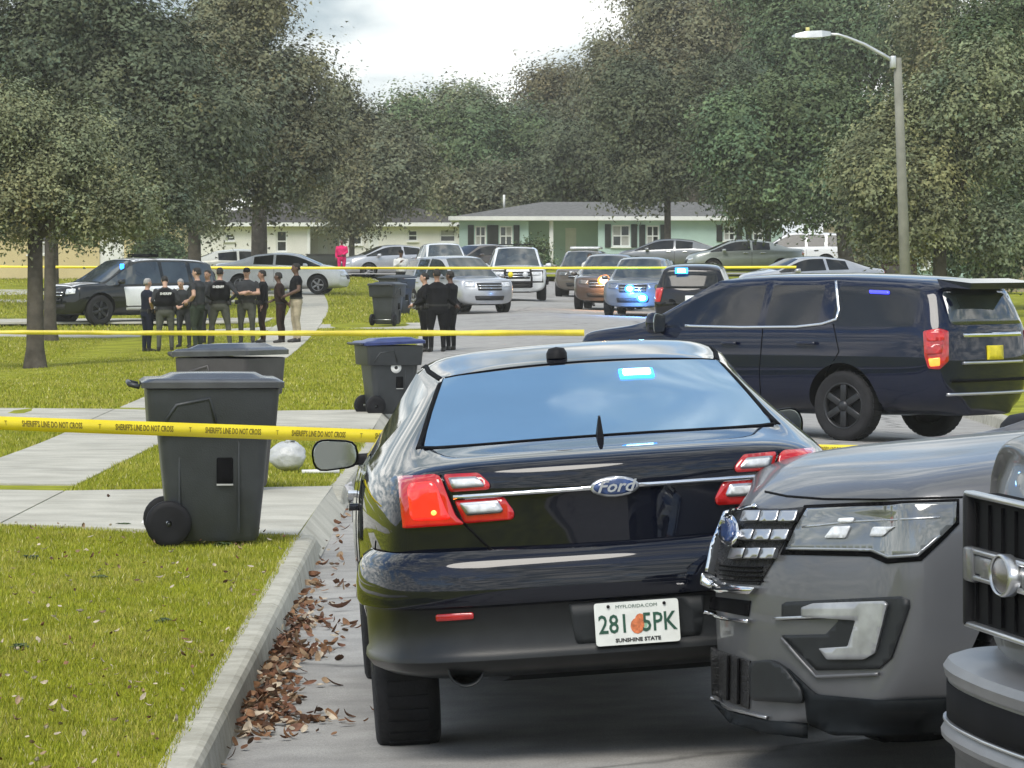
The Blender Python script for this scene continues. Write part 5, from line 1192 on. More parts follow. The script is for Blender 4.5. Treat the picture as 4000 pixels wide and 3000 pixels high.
        rings = []
        for z, rx, ry, cy in ((0.075, 0.071, 0.082, -0.030), (0.12, 0.078, 0.092, -0.018), (0.165, 0.079, 0.098, -0.008), (0.20, 0.066, 0.084, -0.006), (0.228, 0.032, 0.045, -0.008)):
            rings.append([tuple(HM @ (Vector((rx * math.cos(2 * math.pi * k / 14), cy + ry * math.sin(2 * math.pi * k / 14) - (0.012 if math.sin(2 * math.pi * k / 14) > 0.5 and z < 0.17 else 0), z)) * s)) for k in range(14)])
        loft_rings(hb, rings, 0); hb.build('hair', hair, t)
    for q in (-1, 1):
        eb_ = MB(); eb_.box((0, 0, 0), (0.022, 0.012, 0.010), 0, HM @ Matrix.Translation(Vector((q * 0.030, 0.084, 0.112)) * s)); eb_.build('eye', M_eye, t)
    mo = MB(); mo.box((0, 0, 0), (0.045, 0.012, 0.008), 0, HM @ Matrix.Translation(Vector((0, 0.083, 0.045)) * s)); mo.build('mouth', mat('lips', (0.25, 0.08, 0.07), 0.5), t)
    # belt with pouches
    bb = MB(); loft_rings(bb, [ell((0, 0, 0.985), 0.182 * f, 0.132 * f), ell((0, 0, 1.03), 0.182 * f, 0.134 * f)], 0, False, False)
    if vest or badge:
        for a, w_ in ((0.3, 0.09), (1.2, 0.05), (2.6, 0.07), (3.5, 0.06), (5.9, 0.06)): bb.box(L((0.19 * f * math.cos(a), 0.14 * f * math.sin(a), 0.99)), (w_, 0.05, 0.10), 0, None, 0.01)
    bb.build('belt', C_shoe, t)
    if vest:
        vb_ = MB(); loft_rings(vb_, [ell((0, 0.0, 1.07), 0.195 * f, 0.155 * f), ell((0, 0.012, 1.22), 0.205 * f, 0.158 * f), ell((0, 0.0, 1.36), 0.205 * f, 0.150 * f), ell((0, -0.01, 1.45), 0.155, 0.125), ell((0, -0.01, 1.475), 0.12, 0.10)], 0, True, True); vo = vb_.build('vest', vest, t)
        if text:
            pb_ = MB(); c = L((0, -0.176 * f, 1.355)); pb_.box(c, (0.27, 0.03, 0.075), 0, None, 0.006); pb_.build('back_panel', C_black, vo)
            me = text_mesh(text, 0.078, bold=0.002)
            for v in me.vertices: v.co = Vector((v.co.x * 0.98, c.y - 0.017, c.z + v.co.y))
            me.materials.clear(); me.materials.append(M_inkw); link('lettering', me, vo)
    if badge:
        bd_ = MB(); c = L((-0.215, 0.03, 1.36)); bd_.box(c, (0.02, 0.075, 0.095), 0, None, 0.004); bd_.build('shoulder_patch', badge, t)
    return t
GP = 'officers gathered on the lawn'; GR = 'officers in black on the street'
def gp(u, v, d): return (u - 1106) * d / 1e4, d
gx = lambda u, d: (u - 1106) * d / 1e4
person('officer in navy short sleeves, leftmost of the group, hand on hip', gx(318, 106.5), 106.5, R(-60), 1.68, C_navy, C_navy, SK1, H_grey, ('hips', 'reach'), 0.12, 1.05, sleeves=False, group=GP, badge=C_black)
person('officer seen from behind in a lettered vest and olive trousers, head bowed', gx(357, 106), 106, R(8), 1.74, C_char, C_olive, SK1, H_dark, ('belt', 'belt'), 0.14, 1.1, lean=0.15, nod=0.5, vest=C_black, text='SHERIFF', group=GP)
person('officer bending forward with pale grey hair, half hidden in the group', gx(398, 108.5), 108.5, R(160), 1.62, C_char, C_char, SK1, H_grey, ('front', 'front'), 0.12, 1.0, lean=0.3, nod=0.3, group=GP)
person('broad officer in a charcoal shirt with bare forearms, in the middle of the group', gx(426, 106), 106, R(70), 1.86, C_char, C_green, SK1, H_dark, ('front', 'belt'), 0.12, 1.18, sleeves=False, group=GP, badge=C_black)
person('officer behind the others with only a dark haired head showing', gx(449, 110), 110, R(150), 1.74, C_char, C_char, SK3, H_dark, ('down', 'down'), group=GP)
person('officer standing with legs wide, lettered vest turned to the viewer', gx(475, 106.5), 106.5, R(-6), 1.82, C_char, C_olive, SK1, H_dark, ('hips', 'belt'), 0.22, 1.05, vest=C_black, text='SHERIFF', group=GP)
person('officer in a cap facing the viewer with folded arms', gx(533, 107), 107, R(172), 1.77, C_char, C_olive, SK1, H_dark, ('crossed', 'crossed'), 0.13, 1.12, sleeves=False, hat=C_black, vest=C_char, group=GP)
person('officer in dark clothes beside the capped one, turned to the left', gx(567, 107.5), 107.5, R(100), 1.68, C_black, C_brown, SK3, H_dark, ('front', 'down'), 0.11, 1.05, group=GP, badge=C_black)
person('slim person in dark brown on the pavement, leaning left', gx(607, 106.5), 106.5, R(75), 1.62, C_brown, C_brown, SK2, H_dark, ('front', 'back'), 0.10, 0.95, lean=0.1, group=GP)
person('person in a black shirt and khaki trousers at the right end of the group', gx(640, 106), 106, R(110), 1.80, C_black, C_khaki, SK2, H_dark, ('down', 'front'), 0.11, 1.0, sleeves=False, group=GP)
person('stout officer in black on the street, profile to the left', gx(918, 104), 104, R(95), 1.76, C_black, C_black, SK1, H_dark, ('front', 'front'), 0.12, 1.28, group=GR, badge=C_black)
person('officer in black with a yellow shoulder patch, back to the viewer', gx(944, 103.5), 103.5, R(20), 1.84, C_black, C_black, SK3, H_dark, ('front', 'belt'), 0.13, 1.25, group=GR, badge=mat('patch_yellow', (0.75, 0.62, 0.05), 0.7))
person('officer in black at the right of the trio, one foot turned left', gx(973, 104.5), 104.5, R(60), 1.78, C_black, C_black, SK2, H_dark, ('front', 'back'), 0.10, 1.0, group=GR, badge=C_black)
person('person in a hot pink top by the house wall', gx(738, 200), 200, R(180), 1.62, C_pink, C_pink, SK2, H_dark, ('down', 'front'), 0.10, 1.1)
person('onlooker in a white top and dark cap beyond the bins', gx(866, 160), 160, R(200), 1.75, C_white, C_black, SK2, H_dark, ('phone', 'down'), 0.11, 1.0, hat=C_black)
person('person in a lime safety vest between the parked vehicles on the right', gx(1274, 154), 154, R(185), 1.75, C_white, C_char, SK2, H_dark, ('front', 'down'), 0.11, 1.0, vest=C_vis)
# ================================================================== vehicles farther up the street
def gz_at(x, y): return lawn_z(x, y) + 0.02 if (x < kx(y) or x > kx(y) + RW) else road_z(x, y)
def far_car(name, label, kind, pt, x, y, heading, glass=None, rim='alloy', lamps=None, z=None, extras=None, group='parked and police vehicles', over=None, scale=1.0):
    """heading: direction the car points to, in plan"""
    a = math.atan2(-heading[0], heading[1]); hv = Vector(heading).normalized()
    sp = sedan_spec() if kind == 'sedan' else suv_spec()
    if kind == 'van': sp.update(zt=[(q, v * 1.06) for q, v in sp['zt']])
    if kind == 'fastback':
        sp['zt'] = [(-1.13, 1.08), (-0.9, 1.12), (-0.55, 1.15), (0.5, 1.40), (1.1, 1.45), (1.6, 1.45), (2.0, 1.40), (2.98, 1.04), (3.5, 0.97), (3.85, 0.86), (4.0, 0.76)]
    if over: sp.update(over)
    mid_ = sp['wb_len'] / 2
    cx, cy = x - hv.x * mid_, y - hv.y * mid_
    t = thing(name, label, 'car', (cx, cy, (gz_at(x, y) if z is None else z)), a, group); t.scale = (scale,) * 3
    c = build_shell(sp, t, pt, glass or (M_glassd if kind == 'sedan' else M_glassc)); add_wheels(c, rim, 0.24)
    yr, yf = sp['st'][0]['y'], sp['st'][-1]['y']
    zl = sp['zbelt'][-1][1] if kind == 'sedan' else 0.93
    for s in (-1, 1):
        if kind == 'sedan':
            decal(c, 'headlamp', round_poly([(s * 0.36, 0.72), (s * 0.70, 0.76), (s * 0.70, 0.66), (s * 0.38, 0.64)], 0.03), RF, M_white_l if lamps != 'dark' else M_lens_d, 0.003, 0.012, 0.08)
            decal(c, 'tail_lamp', round_poly([(s * 0.42, 1.0), (s * 0.80, 1.02), (s * 0.80, 0.88), (s * 0.44, 0.88)], 0.03), RR, M_red, 0.003, 0.012, 0.08)
        else:
            decal(c, 'headlamp', round_poly([(s * 0.44, 0.97), (s * 0.74, 0.98), (s * 0.76, 0.84), (s * 0.48, 0.82)], 0.03), RF, M_white_l if lamps != 'dark' else M_lens_d, 0.003, 0.012, 0.08)
            decal(c, 'tail_lamp', round_poly([(s * 0.70, 1.18), (s * 0.90, 1.16), (s * 0.92, 0.82), (s * 0.78, 0.82)], 0.03), RR, M_redlit if lamps == 'brake' else M_red, 0.003, 0.02, 0.08)
    if kind != 'sedan':
        decal(c, 'rear_window', round_poly([(-0.70, 1.16), (0.70, 1.16), (0.62, 1.58), (-0.62, 1.58)], 0.06), RR, M_glassd, 0.002, 0.004, 0.12)
        g = decal(c, 'grille', round_poly([(-0.42, 0.95), (0.42, 0.95), (0.40, 0.72), (-0.40, 0.72)], 0.03), RF, M_mesh, 0.003, 0.008, 0.1)
        for zz in (0.79, 0.87): decal(c, 'grille_bar', strip([(-0.40, zz), (0, zz), (0.40, zz)], 0.025), RF, M_chrome, 0.012, 0.012, 0.1, parent=g)
        decal(c, 'lower_grille', round_poly([(-0.50, 0.56), (0.50, 0.56), (0.46, 0.42), (-0.46, 0.42)], 0.03), RF, M_mesh, 0.003, 0.006, 0.1)
    else:
        decal(c, 'grille', round_poly([(-0.34, 0.70), (0.34, 0.70), (0.30, 0.54), (-0.30, 0.54)], 0.03), RF, M_mesh, 0.003, 0.008, 0.1)
    decal(c, 'number_plate', round_poly([(-0.15, 0.80), (0.15, 0.80), (0.15, 0.66), (-0.15, 0.66)] if kind == 'sedan' else [(-0.15, 0.98), (0.15, 0.98), (0.15, 0.84), (-0.15, 0.84)], 0.01), RR, M_plate, 0.006, 0.01, 0.1)
    yb = (1.26 if kind == 'sedan' else 0.89)
    for ray in (RL, RRt):
        decal(c, 'panel_gap', strip([(yb, 0.34), (yb, 1.0)], 0.012), ray, M_seam, 0.0005, 0.003, 0.1)
        for yy in (yb - 0.55, yb + 0.15): decal(c, 'door_handle', round_poly([(yy, 0.98), (yy + 0.2, 0.97), (yy + 0.2, 0.935), (yy, 0.945)], 0.012), ray, M_seam if pt is P_white else M_chrome, 0.01, 0.025, 0.06)
    mirror_shape(c, 2.4 if kind == 'sedan' else 2.25, 1.03 if kind == 'sedan' else 1.13, 0.2, 0.15, 0.05, pt)
    if extras: extras(c, t)
    return c
def box_part(t, name, c, d, m, bev=0.01, parent=None):
    mb = MB(); mb.box(c, d, 0, None, bev); return mb.build(name, m, parent or t)
# sheriff's truck on the left: black and white, light bar, push bumper
def sheriff(c, t):
    decal(c, 'bonnet_panel', round_poly([(-0.72, 2.75), (0.72, 2.75), (0.66, 3.55), (-0.66, 3.55)], 0.08), RT, P_white, 0.001, 0.002, 0.12)
    decal(c, 'roof_panel', round_poly([(-0.64, -0.85), (0.64, -0.85), (0.64, 1.68), (-0.64, 1.68)], 0.08), RT, P_white, 0.001, 0.002, 0.15)
    for ray, nm in ((RL, 'left'), (RRt, 'right')):
        d = decal(c, 'door_panel', round_poly([(0.10, 1.05), (2.15, 1.02), (2.05, 0.40), (0.55, 0.40), (0.42, 0.70), (0.10, 0.80)], 0.04), ray, P_white, 0.001, 0.003, 0.12)
        star = [(1.45 + (0.20 if k % 2 == 0 else 0.09) * math.sin(math.pi * k / 5), 0.76 + (0.20 if k % 2 == 0 else 0.09) * math.cos(math.pi * k / 5)) for k in range(10)]
        s_ = decal(c, 'door_star', star, ray, mat('star_green_gold', (0.16, 0.19, 0.07), 0.4, var=0.3, scale=20), 0.005, 0.003, 0.06, parent=d)
    lb = box_part(t, 'light_bar', (0, 0.95, 1.85), (1.15, 0.26, 0.09), M_seam, 0.02)
    box_part(t, 'flasher', (-0.66, 2.02, 1.55), (0.06, 0.10, 0.16), M_blue, 0.01)
    mb = MB()
    for s in (-1, 1): mb.box((s * 0.32, 3.98, 0.78), (0.08, 0.12, 0.62), 0, None, 0.015)
    for zz in (0.62, 0.95): mb.box((0, 4.02, zz), (1.0, 0.06, 0.08), 0, None, 0.015)
    pb_ = mb.build('push_bumper', M_well, t)
    box_part(t, 'plate_light', (-0.12, 4.06, 0.78), (0.10, 0.02, 0.16), M_inkw, 0.004)
    for s in (-1, 1): decal(c, 'mirror_lamp', oval(s * 0.58, 0.90, 0.05, 0.04, 12), RF, M_white_l, 0.016, 0.01, 0.04)
P_blackg = paint('black_green', (0.010, 0.012, 0.013))
far_car('patrol_truck', 'black and white patrol truck with a star on its door behind the officers', 'suv', P_blackg, gx(282, 133), 133, (-0.80, -0.60), rim='dark', extras=sheriff, over=dict(wheel_r=0.40, arch=0.46), scale=1.07)
far_car('sedan', 'silver white fastback sedan parked sideways behind the officers, nose right', 'sedan', P_white, gx(610, 171), 171, (1, -0.10), extras=None, over=None)
far_car('sedan', 'cream white sedan behind the silver white one, mostly hidden', 'sedan', P_pale, gx(520, 181), 181, (1, 0.15))
far_car('sedan', 'pale silver sedan parked by the grey house', 'sedan', P_silver, gx(852, 206), 206, (-0.95, -0.3))
far_car('sport_utility_vehicle', 'white sport utility vehicle facing the viewer behind the silver one', 'suv', P_white, gx(957, 187), 187, (0.12, -1), over=dict())
far_car('sedan', 'pale car between the two facing trucks on the left, roof only showing', 'sedan', P_silver, gx(948, 163), 163, (0.15, -1))
far_car('sport_utility_vehicle', 'silver sport utility vehicle facing the viewer behind the trio in black', 'suv', P_silver, gx(992, 144), 144, (0.42, -0.9), scale=1.0)
far_car('sedan', 'dark brown sedan with bright windscreen behind the silver vehicle', 'sedan', P_bronze, gx(1045, 196), 196, (-0.75, -0.65))
def pushbar(c, t):
    mb = MB()
    for s in (-1, 1):
        mb.tube([(s * 0.45, 3.98, 0.45), (s * 0.45, 4.05, 0.75), (s * 0.40, 4.0, 1.08)], 0.035, 8)
        mb.tube([(s * 0.45, 4.05, 0.62), (s * 0.82, 3.85, 0.62), (s * 0.82, 3.8, 0.98), (s * 0.42, 4.03, 0.98)], 0.03, 8)
    mb.tube([(-0.40, 4.0, 1.08), (0.40, 4.0, 1.08)], 0.035, 8); mb.box((0, 4.0, 0.60), (0.95, 0.08, 0.10), 0, None, 0.02); mb.build('push_bumper', M_well, t)
    for s in (-1, 1):
        l_ = MB(); l_.lathe([(0.085, 4.05), (0.09, 4.09), (0.06, 4.11), (0.001, 4.115)], 16, 0, 'y'); o = l_.build('fog_lamp', M_white_l if s < 0 else M_yplate, t); o.location = (s * 0.24, 0, 0.86)
        box_part(t, 'mud_guard', (s * 0.98, 2.86, 0.62), (0.10, 0.75, 0.20), M_well, 0.04)
    box_part(t, 'roof_rack', (0, 0.5, 1.84), (1.1, 1.6, 0.04), M_well, 0.01)
far_car('off_road_truck', 'white off-road truck with a black push bar facing the viewer mid street', 'suv', P_white, gx(1115, 163), 163, (0.02, -1), rim='dark', extras=pushbar, over=dict(wheel_r=0.40, arch=0.46), scale=1.06)
far_car('sport_utility_vehicle', 'tan brown vehicle first in the right hand line, farthest up the street', 'suv', P_tan, gx(1262, 176), 176, (-0.10, -1), lamps='dark', extras=lambda c, t: box_part(t, 'roof_box', (0, 0.4, 1.86), (1.1, 1.9, 0.10), M_white_l, 0.03))
far_car('sedan', 'bright trimmed car tucked between the tan vehicle and the bronze one', 'sedan', P_silver, gx(1300, 165), 165, (-0.05, -1))
def flashlamp(m, mcore, cx, cz, r, power, col):
    def f(c, t):
        d = decal(c, 'flasher', oval(cx, cz, r, r * 0.8, 14), RF, m, 0.012, 0.02, 0.06); decal(c, 'flasher_core', oval(cx, cz, r * 0.6, r * 0.45, 14), RF, mcore, 0.034, 0.01, 0.05, parent=d)
        ld_ = bpy.data.lights.new('lamp_glow', 'POINT'); ld_.energy = power; ld_.color = col; ld_.shadow_soft_size = 0.08; lo_ = bpy.data.objects.new('lamp_glow', ld_); COL.objects.link(lo_); lo_.parent = t; lo_.location = (cx, c.sp['st'][-1]['y'] + 0.25, cz)
    return f
M_hotwhite = mat('headlamp_lit', (1, 0.9, 0.8), 0.2, emit=(1, 0.72, 0.5), estr=7)
far_car('sport_utility_vehicle', 'bronze sport utility vehicle with one glowing orange head lamp', 'suv', P_bronze, gx(1316, 149), 149, (-0.12, -1), lamps='dark', extras=flashlamp(M_orange, M_hotwhite, -0.05, 0.95, 0.20, 40, (1, 0.45, 0.15)))
def bluefront(c, t):
    flashlamp(M_blue, M_bluehot, -0.30, 0.56, 0.16, 60, (0.1, 0.35, 1.0))(c, t); flashlamp(M_blue, M_bluehot, 0.08, 0.83, 0.15, 40, (0.1, 0.35, 1.0))(c, t)
far_car('sport_utility_vehicle', 'pale patrol vehicle with two blue flashers on its nose', 'suv', P_steel, gx(1388, 141), 141, (-0.16, -1), lamps='dark', extras=bluefront)
def darkrear(c, t):
    box_part(t, 'flasher', (-0.25, -0.98, 1.60), (0.20, 0.05, 0.09), M_bluehot, 0.01); box_part(t, 'flasher_housing', (-0.25, -0.94, 1.60), (0.32, 0.06, 0.15), M_blue, 0.01)
far_car('sport_utility_vehicle', 'black patrol vehicle seen from behind, red lamp and blue flasher lit', 'suv', P_black, gx(1506, 118), 118, (0.10, 1), glass=M_glassd, lamps='brake', extras=darkrear, rim='dark')
far_car('sedan', 'dark grey sedan side on in front of the green house', 'sedan', P_steel, gx(1452, 199), 199, (-1, 0.12), z=G(199) + 0.25)
far_car('sedan', 'blue grey sedan side on, right of the dark grey one', 'sedan', P_green, gx(1608, 192), 192, (-1, -0.1), z=G(192) + 0.30)
far_car('sport_utility_vehicle', 'white sport utility vehicle side on under the right hand tree', 'suv', P_white, gx(1715, 209), 209, (-1, 0.05), glass=M_glassd, z=G(209) + 0.26)
far_car('sedan', 'dark car with a silver roof showing over the black vehicle bonnet', 'sedan', P_silver, gx(1750, 150), 150, (-0.9, -0.4), z=G(150) + 0.16)
# ================================================================== houses and fence
M_wood = mat('weathered_boards', (0.30, 0.25, 0.17), 0.85, var=0.2, scale=6, bump=0.3, bscale=30)
def wallm(n, c): return mat('render_' + n, c, 0.9, var=0.05, scale=1.2, bump=0.15, bscale=30, spec=0.2)
W_cream = wallm('cream', (0.64, 0.63, 0.58)); W_grey = wallm('grey', (0.34, 0.33, 0.31)); W_green = wallm('sea_green', (0.40, 0.53, 0.48)); W_yel = wallm('yellow', (0.55, 0.46, 0.26)); W_pale = wallm('pale_green', (0.38, 0.52, 0.46)); W_beige = wallm('beige', (0.40, 0.34, 0.25))
M_roof = mat('grey_shingles', (0.13, 0.13, 0.125), 0.9, var=0.25, scale=5, bump=0.5, bscale=24); M_roofd = mat('dark_shingles', (0.05, 0.045, 0.04), 0.9, var=0.25, scale=5, bump=0.5, bscale=24)
M_trim = mat('white_trim_paint', (0.68, 0.69, 0.66), 0.6, var=0.05, scale=3); M_shut = mat('black_shutter', (0.018, 0.022, 0.02), 0.6, var=0.15, scale=8); M_win = mat('house_glass', (0.035, 0.04, 0.042), 0.05, var=0.4, scale=1.5, spec=0.7); M_blind = mat('window_blind', (0.35, 0.35, 0.32), 0.8, var=0.1, scale=6)
def house(label, x0, x1, y, z0, h, depth, wall, roofm, wins, recess=None, ridge=0.8, over=0.5, hip=3.5, soffit=0.16):
    """front wall faces -Y at depth y;  wins: (u0,u1,za,zb,kind) in metres along the wall"""
    t = thing('house', label, 'house', ((x0 + x1) / 2, y, z0)); cx = (x0 + x1) / 2; a, b = x0 - cx, x1 - cx
    ops = [(w[0] - cx, w[1] - cx, w[2], w[3]) for w in wins]
    rec = [(r[0] - cx, r[1] - cx) for r in (recess or [])]
    mb = MB(); segs = []; cur = a
    for r0, r1 in rec: segs.append((cur, r0, 0.0)); segs.append((r0, r1, 1.8)); cur = r1
    segs.append((cur, b, 0.0))
    def panel(p0, p1, yy):
        xs = sorted({p0, p1, *[min(max(v, p0), p1) for o in ops for v in o[:2]]}); zs = sorted({0.0, h, *[v for o in ops for v in o[2:]]})
        for xa, xb in zip(xs, xs[1:]):
            for za, zb in zip(zs, zs[1:]):
                mx_, mz_ = (xa + xb) / 2, (za + zb) / 2
                if any(o[0] < mx_ < o[1] and o[2] < mz_ < o[3] for o in ops): continue
                mb.add([(xa, yy, za), (xb, yy, za), (xb, yy, zb), (xa, yy, zb)], [(0, 1, 2, 3)])
        for o in ops:
            if o[0] >= p0 - 1e-3 and o[1] <= p1 + 1e-3:
                q = [(o[0], o[2]), (o[1], o[2]), (o[1], o[3]), (o[0], o[3])]
                for i in range(4):
                    (xa, za), (xb, zb) = q[i], q[(i + 1) % 4]; mb.add([(xa, yy, za), (xb, yy, zb), (xb, yy + 0.14, zb), (xa, yy + 0.14, za)], [(0, 1, 2, 3)])
    for s0, s1, dy in segs:
        panel(s0, s1, dy)
        if dy:
            for xx in (s0, s1): mb.add([(xx, 0, 0), (xx, dy, 0), (xx, dy, h), (xx, 0, h)], [(0, 1, 2, 3)])
    mb.add([(a, 0, 0), (a, depth, 0), (a, depth, h), (a, 0, h), (b, 0, 0), (b, depth, 0), (b, depth, h), (b, 0, h)], [(0, 1, 2, 3), (4, 7, 6, 5), (1, 5, 6, 2)])
    mb.build('wall', wall, t, fix=False)
    rb = MB(); A, B, D0, D1 = a - over, b + over, -over, depth + over; ym = depth / 2
    rb.add([(A, D0, h + soffit), (B, D0, h + soffit), (B, D1, h + soffit), (A, D1, h + soffit), (A + hip, ym, h + soffit + ridge), (B - hip, ym, h + soffit + ridge)], [(0, 1, 5, 4), (1, 2, 5), (2, 3, 4, 5), (3, 0, 4), (0, 3, 2, 1)])
    ro = rb.build('roof', roofm, t)
    fb = MB(); fb.box(((A + B) / 2, D0 - 0.02, h + soffit / 2 + 0.02), (B - A + 0.06, 0.04, soffit + 0.04)); fb.build('fascia', M_trim, ro)
    fb = MB(); fb.box(((A + B) / 2, (D0 + D1) / 2, h - 0.005), (B - A, D1 - D0, 0.02)); fb.build('soffit', M_trim, ro)
    vb_ = MB(); vb_.tube([(a + 2.2, ym - 0.6, h + soffit + ridge * 0.6), (a + 2.2, ym - 0.6, h + soffit + ridge + 0.35)], 0.06, 8); vb_.build('vent_pipe', M_trim, ro)
    for w in wins:
        wa, wb_, za, zb, kind = w; wa -= cx; wb_ -= cx; dy = 0.10
        for s0, s1, d_ in segs:
            if s0 - 1e-3 <= wa and wb_ <= s1 + 1e-3: dy = d_ + 0.10
        m_ = MB(); fw = 0.07
        if kind == 'door':
            m_.box(((wa + wb_) / 2, dy, (za + zb) / 2), (wb_ - wa, 0.05, zb - za)); d_o = m_.build('door', M_trim, t)
            k_ = MB(); k_.box((wb_ - 0.12, dy - 0.05, (za + zb) / 2), (0.05, 0.06, 0.08)); k_.build('handle', M_satin, d_o); continue
        for c_, d2 in ((((wa + wb_) / 2, dy, za + fw / 2), (wb_ - wa, 0.06, fw)), (((wa + wb_) / 2, dy, zb - fw / 2), (wb_ - wa, 0.06, fw)), ((wa + fw / 2, dy, (za + zb) / 2), (fw, 0.06, zb - za - 2 * fw)), ((wb_ - fw / 2, dy, (za + zb) / 2), (fw, 0.06, zb - za - 2 * fw)), (((wa + wb_) / 2, dy, (za + zb) / 2), (wb_ - wa - 2 * fw, 0.06, 0.06))): m_.box(c_, d2)
        if kind in ('shut', 'grid'): m_.box(((wa + wb_) / 2, dy - 0.002, (za + zb) / 2), (0.06, 0.062, zb - za - 2 * fw - 0.002))
        wo_ = m_.build('window', M_trim, t)
        n_ = 2 if kind in ('shut', 'grid') else 1
        for i in range(n_):
            for j in range(2):
                p_ = MB(); xa = lerp(wa + fw, wb_ - fw, i / n_) + 0.03 * (i > 0); xb = lerp(wa + fw, wb_ - fw, (i + 1) / n_) - 0.03 * (i < n_ - 1); zc0 = lerp(za + fw, zb - fw, j / 2) + 0.03 * j; zc1 = lerp(za + fw, zb - fw, (j + 1) / 2) - 0.03 * (1 - j)
                p_.box(((xa + xb) / 2, dy + 0.02, (zc0 + zc1) / 2), (xb - xa, 0.012, zc1 - zc0)); p_.build('pane', M_blind if (i + j + int(wa * 3)) % 3 == 0 and kind != 'dark' else M_win, wo_)
        s_ = MB(); s_.box(((wa + wb_) / 2, dy - 0.14, za - 0.035), (wb_ - wa + 0.12, 0.14, 0.06)); s_.build('sill', M_trim, wo_)
        if kind == 'shut':
            for xx in (wa - 0.2, wb_ + 0.2):
                h_ = MB(); h_.box((xx, -0.03, (za + zb) / 2), (0.30, 0.05, zb - za + 0.08))
                for q in range(9): h_.box((xx, -0.06, lerp(za, zb, (q + 0.5) / 9)), (0.24, 0.03, 0.05))
                h_.build('shutter', M_shut, wo_)
    return t
def post(t, x, y, z0, h, w=0.16): 
    mb = MB(); mb.box((x, y, z0 + h / 2), (w, w, h), 0, None, 0.01); return mb.build('porch_post', M_trim, t)
D1 = 246.0; X1 = lambda u: gx(u, D1); zg1 = lawn_z(X1(700), D1); HH = 1.9 + (540 - 489) * D1 / 1e4 - zg1
Z1 = lambda v: 1.9 + (540 - v) * D1 / 1e4 - zg1
hw = house('low cream and grey house with white fascia left of the green one', X1(420), X1(1000), D1, zg1, HH, 9, W_cream, M_roofd,
    [(X1(486), X1(506), Z1(521), Z1(505), 'dark'), (X1(597), X1(620), Z1(544), Z1(498), 'dark'), (X1(684), X1(705), 0.02, Z1(497), 'door'), (X1(753), X1(782), Z1(529), Z1(497), 'dark'), (X1(795), X1(818), 0.02, Z1(498), 'door'), (X1(881), X1(902), Z1(521), Z1(497), 'dark'), (X1(950), X1(984), Z1(523), Z1(495), 'plain')], recess=[(X1(664), X1(738))], ridge=1.15, hip=4.0)
post(hw, X1(667) - hw.location.x, 0.05, 0, HH); post(hw, X1(737) - hw.location.x, 0.05, 0, HH)
gw = MB(); gw.add([(X1(420) - hw.location.x - 0.01, -0.03, 0), (X1(662) - hw.location.x, -0.03, 0), (X1(662) - hw.location.x, -0.03, HH - 0.02), (X1(420) - hw.location.x - 0.01, -0.03, HH - 0.02)], [(0, 1, 2, 3)])
def planter():
    x, y = X1(700), D1 - 1.2; t = thing('raised_planter', 'dark low planter box in front of the cream house porch', 'planter', (x, y, lawn_z(x, y)))
    box_part(t, 'trough', (0, 0, 0.30), (1.75, 0.5, 0.62), M_wood if False else M_shut, 0.02); box_part(t, 'rim', (0, 0, 0.63), (1.85, 0.6, 0.05), M_roofd, 0.01)
planter()
D2 = 228.0; X2 = lambda u: gx(u, D2); zg2 = lawn_z(X2(1300), D2); Z2 = lambda v: 1.9 + (540 - v) * D2 / 1e4 - zg2; H2 = Z2(476)
gh = house('sea green bungalow with white fascia and black shutters across the end of the street', X2(992), X2(1690), D2, zg2, H2, 10, W_green, M_roof,
    [(X2(1026), X2(1050), Z2(532), Z2(488), 'shut'), (X2(1079), X2(1107), Z2(532), Z2(488), 'shut'), (X2(1322), X2(1361), Z2(533), Z2(486), 'shut'), (X2(1396), X2(1424), Z2(533), Z2(487), 'shut'), (X2(1563), X2(1588), Z2(520), Z2(488), 'shut'), (X2(1626), X2(1650), Z2(520), Z2(489), 'shut'), (X2(1222), X2(1246), 0.02, Z2(492), 'door')], recess=[(X2(1142), X2(1292))], ridge=0.80, hip=4.6)
post(gh, X2(1191) - gh.location.x, 0.08, 0, H2, 0.2)
D3 = 192.0; X3 = lambda u: gx(u, D3); zg3 = lawn_z(X3(150), D3)
house('yellow house mostly hidden behind the left hand trees', X3(-160), X3(392), D3, zg3, 2.6, 9, W_yel, M_roofd, [(X3(60), X3(112), 1.0, 2.0, 'plain'), (X3(215), X3(268), 0.02, 2.1, 'door'), (X3(290), X3(335), 0.9, 2.0, 'plain'), (X3(-60), X3(-10), 1.0, 2.0, 'plain')], ridge=1.0, hip=3.5)
D4 = 176.0; X4 = lambda u: gx(u, D4); zg4 = lawn_z(X4(2050), D4)
house('pale green house wall at the far right behind hanging foliage', X4(1986), X4(2124), D4, zg4, 2.35, 7, W_pale, M_roof, [(X4(1990), X4(2012), 0.85, 1.75, 'plain')], ridge=0.6, hip=1.0, over=0.3)
D5 = 222.0; zg5 = lawn_z(gx(1870, D5), D5)
house('beige garden building between the right hand tree and the lamp post', gx(1790, D5), gx(1905, D5), D5, zg5, 2.2, 4, W_beige, M_roof, [(gx(1815, D5), gx(1836, D5), 0.02, 1.9, 'door')], ridge=0.5, hip=0.8, over=0.25)
fx0, fx1, fy = gx(2120, 172), gx(2330, 172), 172.0; zf = lawn_z(fx0, fy)
fence = thing('board_fence', 'weathered upright board fence at the far right edge', 'fence', (fx0, fy, zf)); x = 0.0
